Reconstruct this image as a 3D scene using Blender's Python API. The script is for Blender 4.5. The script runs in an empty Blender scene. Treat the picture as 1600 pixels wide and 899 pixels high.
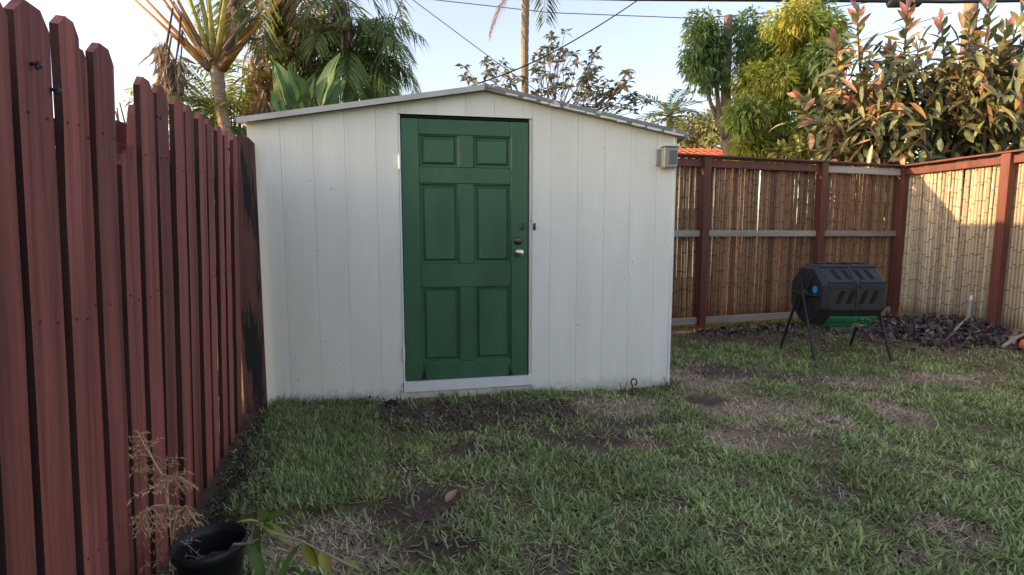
import bpy, math, random
import numpy as np
from mathutils import Vector, Matrix
random.seed(7); RNG = np.random.default_rng(11)
SC = bpy.context.scene
COL = SC.collection
R = math.radians

# ------------------------------------------------------------------ camera, sky, sun, exposure
F_PX, CAM_Z, PITCH, ROLL = 820.0, 1.18, R(5.9), R(0.0)
cam_d = bpy.data.cameras.new('camera'); cam = bpy.data.objects.new('camera', cam_d); COL.objects.link(cam)
cam_d.sensor_width = 36.0; cam_d.lens = F_PX / 1600 * 36.0
cam_d.clip_start = 0.05; cam_d.clip_end = 3000
cam.location = (0, 0, CAM_Z); cam.rotation_euler = (math.pi / 2 - PITCH, ROLL, 0)
SC.camera = cam
SUN_AZ, SUN_EL = R(9.5), R(8.5)         # light travels towards +X, turned SUN_AZ towards +Y
world = bpy.data.worlds.new('World'); SC.world = world; world.use_nodes = True
wn = world.node_tree; wn.nodes.clear()
sky = wn.nodes.new('ShaderNodeTexSky'); sky.sky_type = 'NISHITA'; sky.sun_disc = False
sdir = Vector((-math.cos(SUN_AZ) * math.cos(SUN_EL), -math.sin(SUN_AZ) * math.cos(SUN_EL), math.sin(SUN_EL)))
sky.sun_elevation = SUN_EL; sky.sun_rotation = math.atan2(sdir.x, sdir.y)
sky.air_density = 1.0; sky.dust_density = 2.0; sky.ozone_density = 1.2; sky.altitude = 0
# pale evening haze, the same all round: whiter low down, light blue higher up
wtc = wn.nodes.new('ShaderNodeTexCoord'); wsx = wn.nodes.new('ShaderNodeSeparateXYZ'); wrp = wn.nodes.new('ShaderNodeValToRGB')
wn.links.new(wtc.outputs['Generated'], wsx.inputs[0]); wn.links.new(wsx.outputs[2], wrp.inputs[0])
we = wrp.color_ramp.elements; we[0].position = 0.0; we[0].color = (1.0, .80, .74, 1); we[1].position = .55; we[1].color = (.78, .58, .80, 1); wm_ = we.new(.16); wm_.color = (1.0, .74, .80, 1)
wad = wn.nodes.new('ShaderNodeMix'); wad.data_type = 'RGBA'; wad.blend_type = 'ADD'; wad.inputs[0].default_value = 1.0
wsc = wn.nodes.new('ShaderNodeVectorMath'); wsc.operation = 'SCALE'; wsc.inputs['Scale'].default_value = 0.8
wn.links.new(wrp.outputs[0], wsc.inputs[0]); wn.links.new(wsc.outputs[0], wad.inputs[7]); wn.links.new(sky.outputs[0], wad.inputs[6])
bg = wn.nodes.new('ShaderNodeBackground'); bg.inputs[1].default_value = 0.13
wo = wn.nodes.new('ShaderNodeOutputWorld')
wn.links.new(wad.outputs[2], bg.inputs[0]); wn.links.new(bg.outputs[0], wo.inputs[0])
sun_d = bpy.data.lights.new('sun', 'SUN'); sun_d.energy = 2.9; sun_d.angle = R(0.5); sun_d.color = (1.0, 0.68, 0.37)
sun = bpy.data.objects.new('sun', sun_d); COL.objects.link(sun)
sun.rotation_euler = (-sdir).to_track_quat('-Z', 'Y').to_euler(); sun.location = (-20, 0, 15)
SC.view_settings.view_transform = 'Standard'; SC.view_settings.look = 'None'
SC.view_settings.exposure = 1.80; SC.view_settings.gamma = 1.0; SC.view_settings.use_curve_mapping = False

# ------------------------------------------------------------------ pixel -> place
FW = Vector((0, math.cos(PITCH), -math.sin(PITCH))); UP = Vector((0, math.sin(PITCH), math.cos(PITCH))); RT = Vector((1, 0, 0))
def ray(x, y): return FW + RT * ((x - 800) / F_PX) + UP * ((449.5 - y) / F_PX)
def at(x, y, Y): d = ray(x, y); return Vector((0, 0, CAM_Z)) + d * (Y / d.y)
def onz(x, y, z=0.0): d = ray(x, y); return Vector((0, 0, CAM_Z)) + d * ((z - CAM_Z) / d.z)

# ------------------------------------------------------------------ noise
def vnoise(x, y, seed=0):
    xi = np.floor(x).astype(np.int64); yi = np.floor(y).astype(np.int64); xf = x - xi; yf = y - yi
    def h(a, b):
        n = (a * 374761393 + b * 668265263 + seed * 1442695041) & 0x7fffffff
        n = ((n ^ (n >> 13)) * 1274126177) & 0x7fffffff
        return ((n ^ (n >> 16)) & 0xffff) / 65535.0
    u = xf * xf * (3 - 2 * xf); v = yf * yf * (3 - 2 * yf)
    return (h(xi, yi) * (1 - u) + h(xi + 1, yi) * u) * (1 - v) + (h(xi, yi + 1) * (1 - u) + h(xi + 1, yi + 1) * u) * v
def fbm(x, y, o=4, seed=0):
    s = 0; a = .5
    for k in range(o): s = s + a * vnoise(x * 2 ** k, y * 2 ** k, seed + k * 17); a *= .5
    return s

# ------------------------------------------------------------------ object helpers
def link(name, me, parent=None, mat=None):
    o = bpy.data.objects.new(name, me); COL.objects.link(o)
    if parent: o.parent = parent
    if mat and me: me.materials.append(mat)
    return o
def tag(o, label=None, cat=None, group=None, kind=None):
    if label: o['label'] = label
    if cat: o['category'] = cat
    if group: o['group'] = group
    if kind: o['kind'] = kind
    return o
def empty(name, loc, rz=0.0):
    o = bpy.data.objects.new(name, None); COL.objects.link(o); o.empty_display_size = .1
    o.location = loc; o.rotation_euler = (0, 0, rz); return o
def mk(name, V, Fc, C=None, smooth=False):
    """V (n,3), Fc (m,3|4) int array or list of lists"""
    V = np.asarray(V, dtype=np.float32).reshape(-1, 3)
    me = bpy.data.meshes.new(name)
    if isinstance(Fc, np.ndarray):
        k = Fc.shape[1]; m = len(Fc)
        me.vertices.add(len(V)); me.vertices.foreach_set('co', V.ravel())
        me.loops.add(m * k); me.loops.foreach_set('vertex_index', Fc.astype(np.int32).ravel())
        me.polygons.add(m); me.polygons.foreach_set('loop_start', np.arange(0, m * k, k, dtype=np.int32))
        me.update(calc_edges=True)
    else:
        me.from_pydata(V.tolist(), [], [list(f) for f in Fc])
    if C is not None:
        a = me.color_attributes.new('Col', 'FLOAT_COLOR', 'POINT')
        C = np.asarray(C, dtype=np.float32)
        if C.shape[1] == 3: C = np.concatenate([C, np.ones((len(C), 1), np.float32)], 1)
        a.data.foreach_set('color', C.ravel())
    if smooth: me.polygons.foreach_set('use_smooth', np.ones(len(me.polygons), dtype=bool))
    me.validate(); me.update()
    return me
class MB:
    def __init__(s): s.v = []; s.f = []; s.c = []
    def add(s, V, Fc, c=None):
        o = len(s.v); s.v += [tuple(p) for p in V]; s.f += [[i + o for i in f] for f in Fc]
        if c is not None: s.c += [tuple(c)] * len(V)
        return s
    def box(s, x0, x1, y0, y1, z0, z1, b=0.0, c=None):
        if b <= 0:
            V = [(x, y, z) for z in (z0, z1) for y in (y0, y1) for x in (x0, x1)]
            Fc = [(0, 2, 3, 1), (4, 5, 7, 6), (0, 1, 5, 4), (2, 6, 7, 3), (0, 4, 6, 2), (1, 3, 7, 5)]
            return s.add(V, Fc, c)
        V = []; idx = {}
        for sx in (0, 1):
            for sy in (0, 1):
                for sz in (0, 1):
                    X = (x0, x1)[sx]; Y = (y0, y1)[sy]; Z = (z0, z1)[sz]
                    ix = b if sx == 0 else -b; iy = b if sy == 0 else -b; iz = b if sz == 0 else -b
                    idx[sx, sy, sz, 0] = len(V); V.append((X, Y + iy, Z + iz))
                    idx[sx, sy, sz, 1] = len(V); V.append((X + ix, Y, Z + iz))
                    idx[sx, sy, sz, 2] = len(V); V.append((X + ix, Y + iy, Z))
        I = idx; Fc = []
        for q in (0, 1):
            a = [I[q, 0, 0, 0], I[q, 1, 0, 0], I[q, 1, 1, 0], I[q, 0, 1, 0]]; Fc.append(a if q else a[::-1])
            a = [I[0, q, 0, 1], I[0, q, 1, 1], I[1, q, 1, 1], I[1, q, 0, 1]]; Fc.append(a if q else a[::-1])
            a = [I[0, 0, q, 2], I[1, 0, q, 2], I[1, 1, q, 2], I[0, 1, q, 2]]; Fc.append(a if q else a[::-1])
        for p in (0, 1):
            for q in (0, 1):
                Fc.append([I[p, q, 0, 0], I[p, q, 1, 0], I[p, q, 1, 1], I[p, q, 0, 1]])
                Fc.append([I[p, 0, q, 0], I[p, 1, q, 0], I[p, 1, q, 2], I[p, 0, q, 2]])
                Fc.append([I[0, p, q, 1], I[1, p, q, 1], I[1, p, q, 2], I[0, p, q, 2]])
                for r in (0, 1): Fc.append([I[p, q, r, 0], I[p, q, r, 1], I[p, q, r, 2]])
        return s.add(V, Fc, c)
    def prism(s, poly, y0, y1, c=None):
        """poly in (x,z), pushed along y"""
        n = len(poly); V = [(x, y0, z) for x, z in poly] + [(x, y1, z) for x, z in poly]
        Fc = [list(range(n)), list(range(2 * n - 1, n - 1, -1))] + [[(i + 1) % n, i, i + n, (i + 1) % n + n] for i in range(n)]
        return s.add(V, Fc, c)
    def tube(s, pts, rad, n=8, c=None, cap=True):
        pts = [Vector(p) for p in pts]; m = len(pts)
        if not hasattr(rad, '__len__'): rad = [rad] * m
        V = []; ref = None
        for i in range(m):
            t = (pts[min(i + 1, m - 1)] - pts[max(i - 1, 0)]).normalized()
            if ref is None:
                ref = t.cross(Vector((0, 0, 1)))
                if ref.length < .1: ref = t.cross(Vector((1, 0, 0)))
            a = (ref - t * ref.dot(t)).normalized(); ref = a; b = t.cross(a)
            for k in range(n):
                w = 2 * math.pi * k / n; V.append(pts[i] + (a * math.cos(w) + b * math.sin(w)) * rad[i])
        Fc = [[i * n + k, i * n + (k + 1) % n, (i + 1) * n + (k + 1) % n, (i + 1) * n + k] for i in range(m - 1) for k in range(n)]
        if cap: Fc += [list(range(n))[::-1], list(range((m - 1) * n, m * n))]
        return s.add(V, Fc, c)
    def lathe(s, prof, n=20, org=(0, 0, 0), c=None):
        m = len(prof); V = [(org[0] + r * math.cos(2 * math.pi * k / n), org[1] + r * math.sin(2 * math.pi * k / n), org[2] + z) for r, z in prof for k in range(n)]
        Fc = [[i * n + k, i * n + (k + 1) % n, (i + 1) * n + (k + 1) % n, (i + 1) * n + k] for i in range(m - 1) for k in range(n)]
        return s.add(V, Fc, c)
    def build(s, name, mat, parent=None, org=(0, 0, 0), smooth=False):
        V = np.array(s.v, dtype=np.float32) - np.array(org, dtype=np.float32)
        me = mk(name, V, s.f, s.c if len(s.c) == len(s.v) and s.c else None, smooth)
        return link(name, me, parent, mat)

# ------------------------------------------------------------------ materials
def newmat(name):
    m = bpy.data.materials.new(name); m.use_nodes = True; nt = m.node_tree; nt.nodes.clear()
    out = nt.nodes.new('ShaderNodeOutputMaterial'); b = nt.nodes.new('ShaderNodeBsdfPrincipled')
    nt.links.new(b.outputs[0], out.inputs[0]); return m, nt, b, out
def nd(nt, t, **kw):
    n = nt.nodes.new(t)
    for k, v in kw.items():
        if k.startswith('i_'):
            key = k[2:]; key = int(key) if key.isdigit() else key
            n.inputs[key].default_value = v
        else: setattr(n, k, v)
    return n
def ramp(nt, stops):
    r = nt.nodes.new('ShaderNodeValToRGB'); e = r.color_ramp.elements
    while len(e) < len(stops): e.new(.5)
    for k, (p, c) in enumerate(stops): e[k].position = p; e[k].color = (*c, 1) if len(c) == 3 else c
    return r
def paint(name, c0, c1, rough=.6, scale=(3, 3, 3), bump=.3, bscale=60, stretch=(1, 1, 1), dist=.002, objvar=.0, dirt=None, spec=.3, detail=5, vcol=False, con=(.3, .7), splash=None):
    """two-tone noise paint/wood with relief; dirt=(colour, threshold, scale, (sx,sy,sz))"""
    m, nt, b, out = newmat(name); L = nt.links.new
    tc = nd(nt, 'ShaderNodeTexCoord'); mp = nd(nt, 'ShaderNodeMapping'); mp.inputs['Scale'].default_value = scale
    oi = nd(nt, 'ShaderNodeObjectInfo')
    ad = nd(nt, 'ShaderNodeVectorMath', operation='ADD'); ml = nd(nt, 'ShaderNodeMath', operation='MULTIPLY', i_1=37.0)
    L(oi.outputs['Random'], ml.inputs[0]); L(tc.outputs['Object'], ad.inputs[0]); L(ml.outputs[0], ad.inputs[1]); L(ad.outputs[0], mp.inputs[0])
    n1 = nd(nt, 'ShaderNodeTexNoise', i_Scale=1.0, i_Detail=detail, i_Roughness=.6); L(mp.outputs[0], n1.inputs['Vector'])
    rp = ramp(nt, [(con[0], c0), (con[1], c1)]); L(n1.outputs[0], rp.inputs[0])
    col = rp.outputs[0]
    if vcol:
        va = nd(nt, 'ShaderNodeAttribute', attribute_name='Col'); vm = nd(nt, 'ShaderNodeMix', data_type='RGBA', blend_type='MULTIPLY'); vm.inputs[0].default_value = 1; L(col, vm.inputs[6]); L(va.outputs['Color'], vm.inputs[7]); col = vm.outputs[2]
    if objvar:
        hs = nd(nt, 'ShaderNodeHueSaturation'); mr = nd(nt, 'ShaderNodeMapRange', i_3=1 - objvar, i_4=1 + objvar)
        L(oi.outputs['Random'], mr.inputs[0]); L(mr.outputs[0], hs.inputs['Value']); L(col, hs.inputs['Color']); col = hs.outputs[0]
    if dirt:
        mp3 = nd(nt, 'ShaderNodeMapping'); mp3.inputs['Scale'].default_value = dirt[3]; L(ad.outputs[0], mp3.inputs[0])
        n3 = nd(nt, 'ShaderNodeTexNoise', i_Scale=dirt[2], i_Detail=6.0, i_Roughness=.65); L(mp3.outputs[0], n3.inputs['Vector'])
        r3 = ramp(nt, [(dirt[1], (0, 0, 0)), (dirt[1] + .06, (1, 1, 1))]); L(n3.outputs[0], r3.inputs[0])
        mx = nd(nt, 'ShaderNodeMix', data_type='RGBA'); mx.inputs[7].default_value = (*dirt[0], 1); L(r3.outputs[0], mx.inputs[0]); L(col, mx.inputs[6]); col = mx.outputs[2]
    if splash:
        sx = nd(nt, 'ShaderNodeSeparateXYZ'); L(tc.outputs['Object'], sx.inputs[0]); sn = nd(nt, 'ShaderNodeTexNoise', i_Scale=14.0, i_Detail=7.0, i_Roughness=.7); L(tc.outputs['Object'], sn.inputs['Vector'])
        m1 = nd(nt, 'ShaderNodeMapRange', i_1=splash[1], i_2=0.0, i_3=-.25, i_4=.38); L(sx.outputs[2], m1.inputs[0]); m2_ = nd(nt, 'ShaderNodeMath', operation='ADD'); L(m1.outputs[0], m2_.inputs[0]); L(sn.outputs[0], m2_.inputs[1])
        m3 = nd(nt, 'ShaderNodeMapRange', i_1=.56, i_2=.92, i_3=0.0, i_4=.6); L(m2_.outputs[0], m3.inputs[0])
        mm = nd(nt, 'ShaderNodeMix', data_type='RGBA'); mm.inputs[7].default_value = (*splash[0], 1); L(m3.outputs[0], mm.inputs[0]); L(col, mm.inputs[6]); col = mm.outputs[2]
    L(col, b.inputs['Base Color'])
    mp2 = nd(nt, 'ShaderNodeMapping'); mp2.inputs['Scale'].default_value = stretch; L(ad.outputs[0], mp2.inputs[0])
    n2 = nd(nt, 'ShaderNodeTexNoise', i_Scale=bscale, i_Detail=6.0, i_Roughness=.7); L(mp2.outputs[0], n2.inputs['Vector'])
    bm = nd(nt, 'ShaderNodeBump', i_Strength=bump, i_Distance=dist); L(n2.outputs[0], bm.inputs['Height']); L(bm.outputs[0], b.inputs['Normal'])
    b.inputs['Roughness'].default_value = rough; b.inputs['Specular IOR Level'].default_value = spec
    return m
def leafmat(name, trans=.5, rough=.5, tint=None, spec=.3, objvar=0, nscale=9.0):
    """vertex colour 'Col' (or tint) with translucency"""
    m, nt, b, out = newmat(name); L = nt.links.new
    if tint is None:
        at_ = nd(nt, 'ShaderNodeAttribute', attribute_name='Col'); col = at_.outputs['Color']
    else:
        rg = nd(nt, 'ShaderNodeRGB'); rg.outputs[0].default_value = (*tint, 1); col = rg.outputs[0]
    tc = nd(nt, 'ShaderNodeTexCoord'); n1 = nd(nt, 'ShaderNodeTexNoise', i_Scale=nscale, i_Detail=3.0); L(tc.outputs['Object'], n1.inputs['Vector'])
    mr = nd(nt, 'ShaderNodeMapRange', i_1=.3, i_2=.7, i_3=.75, i_4=1.25); L(n1.outputs[0], mr.inputs[0])
    hs = nd(nt, 'ShaderNodeHueSaturation'); L(mr.outputs[0], hs.inputs['Value']); L(col, hs.inputs['Color']); col = hs.outputs[0]
    if objvar:
        oi = nd(nt, 'ShaderNodeObjectInfo'); h2 = nd(nt, 'ShaderNodeHueSaturation'); m2 = nd(nt, 'ShaderNodeMapRange', i_3=1 - objvar, i_4=1 + objvar)
        L(oi.outputs['Random'], m2.inputs[0]); L(m2.outputs[0], h2.inputs['Value']); L(col, h2.inputs['Color']); col = h2.outputs[0]
    L(col, b.inputs['Base Color']); b.inputs['Roughness'].default_value = rough; b.inputs['Specular IOR Level'].default_value = spec
    tr = nd(nt, 'ShaderNodeBsdfTranslucent'); L(col, tr.inputs[0]); ms = nd(nt, 'ShaderNodeMixShader', i_0=trans)
    L(b.outputs[0], ms.inputs[1]); L(tr.outputs[0], ms.inputs[2]); L(ms.outputs[0], out.inputs[0])
    return m
def plain(name, c, rough=.5, metal=0.0, spec=.4):
    return paint(name, tuple(x * .85 for x in c), tuple(min(1, x * 1.15) for x in c), rough, (20, 20, 20), .15, 150, dist=.001, spec=spec) if not metal else _metal(name, c, rough)
def _metal(name, c, rough):
    m, nt, b, out = newmat(name); b.inputs['Base Color'].default_value = (*c, 1); b.inputs['Metallic'].default_value = 1; b.inputs['Roughness'].default_value = rough; return m
M = {}
M['siding'] = paint('siding_paint', (.70, .695, .62), (.79, .78, .70), .55, (5, 5, .9), .5, 40, (1, 1, .06), .004, .015, dirt=((.45, .43, .38), .70, 18, (1, 1, .5)), splash=((.34, .30, .24), .17))
M['trimwhite'] = paint('trim_paint', (.64, .64, .63), (.76, .76, .75), .5, (8, 8, 8), .4, 60, (1, 1, .3), .002, 0, dirt=((.33, .3, .27), .66, 18, (1, 1, 1)))
M['jamb'] = paint('jamb_paint', (.50, .46, .38), (.62, .59, .52), .5, (4, 4, 3), .4, 60, (1, 1, .2), .002, 0, dirt=((.2, .15, .1), .62, 14, (1, 1, .4)))
M['door'] = paint('door_paint', (.028, .090, .042), (.046, .132, .064), .42, (5, 5, 1.2), .35, 30, (1, 1, .08), .003, 0, dirt=((.05, .15, .09), .70, 20, (1, 1, .5)), spec=.4)
M['rot'] = plain('rotten_wood', (.015, .013, .012), .9)
M['roof'] = paint('roof_sheet', (.40, .40, .385), (.50, .50, .485), .5, (6, 6, 6), .3, 30, (1, 1, 1), .002)
M['roofdark'] = paint('roof_flashing', (.16, .17, .17), (.26, .27, .27), .5, (6, 6, 6), .3, 30, (1, 1, 1), .002, 0, dirt=((.6, .6, .58), .58, 10, (1, 1, 1)))
M['picket'] = paint('fence_stain', (.13, .040, .033), (.345, .100, .078), .7, (24, 24, .8), .9, 80, (1, 1, .03), .008, .28, dirt=((.30, .19, .16), .735, 26, (1, 1, .35)), con=(.32, .66))
M['picketblack'] = paint('fence_stain_mouldy', (.075, .034, .026), (.15, .05, .038), .65, (20, 20, 2), .6, 60, (1, 1, .05), .003, 0, dirt=((.008, .008, .008), .515, 9, (1.6, 1.6, .16)))
M['rail'] = paint('rail_wood_gap_shade', (.045, .018, .016), (.08, .030, .026), .7, (9, .9, 9), .5, 50, (1, .05, 1), .003)  # also on the back boards, kept dark to paint in the gap shade
M['gapedge'] = paint('raw_edge_gap_shade', (.030, .014, .012), (.07, .026, .022), .85, (20, 20, 2), .6, 60, (1, 1, .05), .003)  # raw board edges, darkened further to paint in the gap shade
M['brownpost'] = paint('post_stain', (.085, .030, .024), (.15, .048, .037), .6, (8, 8, 1), .5, 50, (1, 1, .05), .003, .08)
M['greywood'] = paint('weathered_wood', (.20, .175, .15), (.33, .30, .26), .75, (1.2, 9, 9), .5, 50, (.05, 1, 1), .003, .1)
M['whitewood'] = paint('whitish_wood', (.34, .31, .28), (.5, .47, .44), .75, (1.2, 9, 9), .5, 50, (.05, 1, 1), .003, .1)
M['bamboo'] = paint('bamboo_cane', (.165, .088, .048), (.30, .165, .09), .5, (14, 14, .7), .3, 60, (1, 1, .1), .002, .45, vcol=True)
M['bamboopale'] = paint('bamboo_cane_weathered', (.37, .295, .205), (.50, .405, .29), .55, (14, 14, .7), .3, 60, (1, 1, .1), .002, .34, vcol=True)
M['node'] = plain('bamboo_node', (.09, .055, .035), .7)
M['blackplastic'] = paint('black_plastic', (.020, .021, .024), (.030, .031, .034), .45, (5, 5, 5), .25, 220, dist=.001, dirt=((.06, .055, .05), .68, 14, (1, 1, 1)))
M['pot'] = paint('pot_plastic', (.010, .011, .014), (.018, .019, .022), .4, (5, 5, 5), .2, 90, dist=.001, dirt=((.07, .06, .05), .66, 10, (1, 1, 1)))
M['openingshade'] = plain('opening_shade', (.005, .005, .005), .9)  # near-black that paints the shade of gaps and holes
M['greenplastic'] = plain('green_plastic', (.02, .17, .07), .4)
M['blue'] = plain('blue_sticker', (.03, .32, .62), .4)
M['steel'] = _metal('steel', (.62, .61, .58), .28)
M['darksteel'] = _metal('dark_bronze', (.12, .10, .09), .45)
M['rust'] = plain('rusty_iron', (.10, .035, .022), .85)
M['greybox'] = paint('grey_plastic', (.26, .27, .26), (.34, .35, .34), .45, (9, 9, 9), .2, 90, dist=.001, dirt=((.15, .14, .12), .62, 12, (1, 1, .5)))
M['lens'] = plain('dark_lens', (.09, .10, .11), .15)
M['bark'] = paint('bark', (.14, .10, .075), (.28, .21, .16), .85, (10, 10, 4), .9, 25, (1, 1, .4), .02)
M['palmbark'] = paint('palm_bark', (.20, .15, .105), (.36, .28, .20), .85, (8, 8, 30), .9, 30, (.3, .3, 2), .02)
M['darkbark'] = paint('dark_bark', (.08, .06, .05), (.16, .12, .10), .85, (10, 10, 4), .9, 25, (1, 1, .4), .02)
M['polewood'] = paint('pole_wood', (.22, .16, .11), (.32, .25, .18), .8, (8, 8, 1), .6, 40, (1, 1, .05), .01)
M['cable'] = plain('black_cable', (.02, .02, .022), .6)
M['wire'] = plain('grey_wire', (.12, .12, .13), .6)
M['leaf'] = leafmat('leaf')
M['glossleaf'] = leafmat('gloss_leaf', .18, .32, spec=.5)
M['deadleaf'] = leafmat('dead_leaf', .2, .8, spec=.1)
M['grass'] = leafmat('grass_blade', .3, .5, spec=.25, nscale=1.5)
M['litter'] = leafmat('leaf_litter', .05, .65, spec=.3)
M['tile'] = paint('roof_tile', (.42, .10, .045), (.60, .17, .075), .75, (3, 3, 3), .4, 30, dist=.004, objvar=.15)
M['stucco'] = paint('stucco', (.52, .46, .36), (.60, .53, .42), .85, (2, 2, 2), .5, 80, dist=.004)
M['paleblue'] = plain('pale_blue_paint', (.20, .33, .42), .5)
M['redpaint'] = plain('red_paint', (.42, .06, .045), .5)
M['orange'] = plain('orange_plastic', (.62, .14, .05), .45)
M['white'] = plain('white_plastic', (.7, .7, .68), .5)
M['stick'] = paint('bare_stick', (.28, .24, .19), (.42, .37, .30), .8, (20, 20, 20), .5, 60, dist=.003)

# ------------------------------------------------------------------ where things stand (metres)
FA = Vector((-0.72, 0.0)); FD = Vector((-0.285, 0.9585))          # picket fence line: FA + t*FD (t = along, away from camera)
def fx(y): return FA.x + (y - FA.y) * FD.x / FD.y
SH_L = onz(407, 635); SH_ANG = R(10); SH_W, SH_D = 3.0, 1.95
SHU = Vector((math.cos(SH_ANG), math.sin(SH_ANG), 0)); SHN = Vector((-math.sin(SH_ANG), math.cos(SH_ANG), 0))
B1 = Vector((2.27, 6.32)); B2 = Vector((5.30, 7.25))              # bamboo fence: first post, corner post
BD = (B2 - B1).normalized()
R2 = Vector((5.58, 5.98)); RD = (R2 - B2).normalized()            # right fence, runs towards the camera

# ------------------------------------------------------------------ ground fields
def ell(px, py, rx, ry):
    c = onz(px, py); a = (onz(px + rx, py) - onz(px - rx, py)).length / 2; b = (onz(px, py - ry) - onz(px, min(py + ry, 1400))).length / 2
    return (c.x, (onz(px, py - ry).y + onz(px, py + ry).y) / 2, a, b)
SOIL = [ell(*e) for e in [(735, 642, 190, 22), (388, 648, 24, 12), (374, 678, 28, 20), (358, 718, 34, 26), (336, 768, 38, 34), (315, 830, 44, 40), (665, 790, 85, 36), (930, 684, 70, 12), (615, 728, 40, 16), (1130, 576, 60, 12), (1480, 530, 150, 32), (1170, 526, 120, 12),
                          (870, 872, 42, 22), (330, 860, 60, 50), (1000, 660, 70, 10), (745, 700, 60, 12), (690, 850, 60, 16), (1090, 625, 40, 8), (1240, 590, 60, 8)]]
DRY = [ell(*e) for e in [(500, 840, 85, 42), (1180, 640, 95, 22), (1190, 685, 70, 18), (1400, 642, 40, 14), (1410, 872, 38, 14), (1100, 590, 70, 18), (960, 632, 80, 13), (1340, 598, 70, 8), (560, 880, 60, 30),
                         (1310, 660, 40, 10), (1010, 690, 40, 9), (1480, 590, 80, 8), (470, 652, 36, 8), (1480, 830, 60, 20), (1300, 770, 30, 10), (640, 610, 30, 6)]]
SODP = [onz(*p) for p in [(428, 634), (596, 634), (588, 680), (592, 745), (582, 792), (500, 802), (352, 812), (374, 765), (404, 700), (424, 660)]]
def blobs(x, y, B, wob):
    v = np.zeros_like(x)
    for cx, cy, a, b in B:
        d = np.sqrt(((x - cx) / a) ** 2 + ((y - cy) / b) ** 2) + wob
        v = np.maximum(v, np.clip(1.4 - d, 0, .8) / .8)
    return v
def insod(x, y):
    ins = np.zeros(x.shape, bool); n = len(SODP)
    for i in range(n):
        a, b = SODP[i], SODP[(i + 1) % n]
        c = ((a.y > y) != (b.y > y)) & (x < (b.x - a.x) * (y - a.y) / (b.y - a.y + 1e-9) + a.x); ins ^= c
    return ins
def fields(x, y):
    wob = (fbm(x * 5, y * 5, 4, 3) - .47) * 1.5
    soil = blobs(x, y, SOIL, wob); dry = blobs(x, y, DRY, wob)
    big = fbm(x * 1.6, y * 1.6, 3, 41)
    dry = np.maximum(dry, np.clip((big - .58) * 3, 0, .45)); soil = np.maximum(soil, np.clip((fbm(x * 2.6 + 9, y * 2.6, 3, 77) - .60) * 6, 0, .8))
    sod = insod(x + (vnoise(x * 9, y * 9, 5) - .5) * .10, y + (vnoise(x * 9, y * 9, 6) - .5) * .10).astype(float)
    soil = soil * (1 - sod); dry = dry * (1 - .85 * sod)
    return soil, dry, sod
def gz(x, y):
    x = np.asarray(x, float); y = np.asarray(y, float)
    near = np.clip(1 - np.hypot(x - 1.5, y - 4) / 12, 0, 1)
    z = (fbm(x * 1.3, y * 1.3, 3, 9) - .45) * .07 * near + (fbm(x * 7, y * 7, 3, 19) - .45) * .030 * near
    wx = (vnoise(x * 9, y * 9, 5) - .5) * .06; wy = (vnoise(x * 9, y * 9, 6) - .5) * .06
    s = insod(x + wx, y + wy).astype(float); z = z * (1 - .5 * s) + s * .035
    # leaf-litter heap by the right fence
    h = onz(1490, 525); z = z + .13 * np.exp(-(((x - h.x - .1) / .75) ** 2 + ((y - h.y - .2) / .45) ** 2))
    return z - .012
def gz1(x, y): return float(gz(np.array([x]), np.array([y]))[0])

def axis(lo, hi, step, far):
    a = list(np.arange(lo, hi + 1e-6, step)); g = step
    L_ = []; v = lo
    while v > -far: g *= 1.35; v -= g; L_.append(v)
    g = step; v = hi; H_ = []
    while v < far: g *= 1.35; v += g; H_.append(v)
    return np.array(L_[::-1] + a + H_)
gx = axis(-2.2, 6.2, .035, 900); gy = axis(1.2, 7.8, .035, 900)
GX, GY = np.meshgrid(gx, gy); GZ = gz(GX, GY)
so, dr, sd = fields(GX, GY)
far = np.clip((np.hypot(GX - 1.5, GY - 4) - 6) / 4, 0, 1)
cs = np.array([.14, .10, .078]); cd = np.array([.44, .33, .22]); cg = np.array([.19, .16, .09])
n_ = fbm(GX * 11, GY * 11, 3, 55)[..., None]
gc = cg * (.7 + .6 * n_); gc = gc * (1 - dr[..., None] * .5) + cd * (.4 + 1.1 * n_) * dr[..., None] * .5
gc = gc * (1 - so[..., None]) + cs * (.6 + .8 * n_) * so[..., None]
gc = gc * (1 - far[..., None]) + np.array([.10, .115, .045]) * far[..., None]
nx, ny = len(gx), len(gy); ii = np.arange(nx * ny).reshape(ny, nx)
quads = np.stack([ii[:-1, :-1], ii[:-1, 1:], ii[1:, 1:], ii[1:, :-1]], -1).reshape(-1, 4)
def groundmat():
    m, nt, b, out = newmat('soil_and_turf'); L = nt.links.new
    a = nd(nt, 'ShaderNodeAttribute', attribute_name='Col'); tc = nd(nt, 'ShaderNodeTexCoord')
    n1 = nd(nt, 'ShaderNodeTexNoise', i_Scale=55.0, i_Detail=8.0, i_Roughness=.75); L(tc.outputs['Object'], n1.inputs['Vector'])
    mr = nd(nt, 'ShaderNodeMapRange', i_1=.3, i_2=.7, i_3=.5, i_4=1.5); L(n1.outputs[0], mr.inputs[0])
    hs = nd(nt, 'ShaderNodeHueSaturation'); L(a.outputs['Color'], hs.inputs['Color']); L(mr.outputs[0], hs.inputs['Value'])
    L(hs.outputs[0], b.inputs['Base Color']); b.inputs['Roughness'].default_value = .95; b.inputs['Specular IOR Level'].default_value = .1
    n2 = nd(nt, 'ShaderNodeTexNoise', i_Scale=90.0, i_Detail=6.0, i_Roughness=.8); L(tc.outputs['Object'], n2.inputs['Vector'])
    bm = nd(nt, 'ShaderNodeBump', i_Strength=.9, i_Distance=.02); L(n2.outputs[0], bm.inputs['Height']); L(bm.outputs[0], b.inputs['Normal'])
    return m
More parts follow.
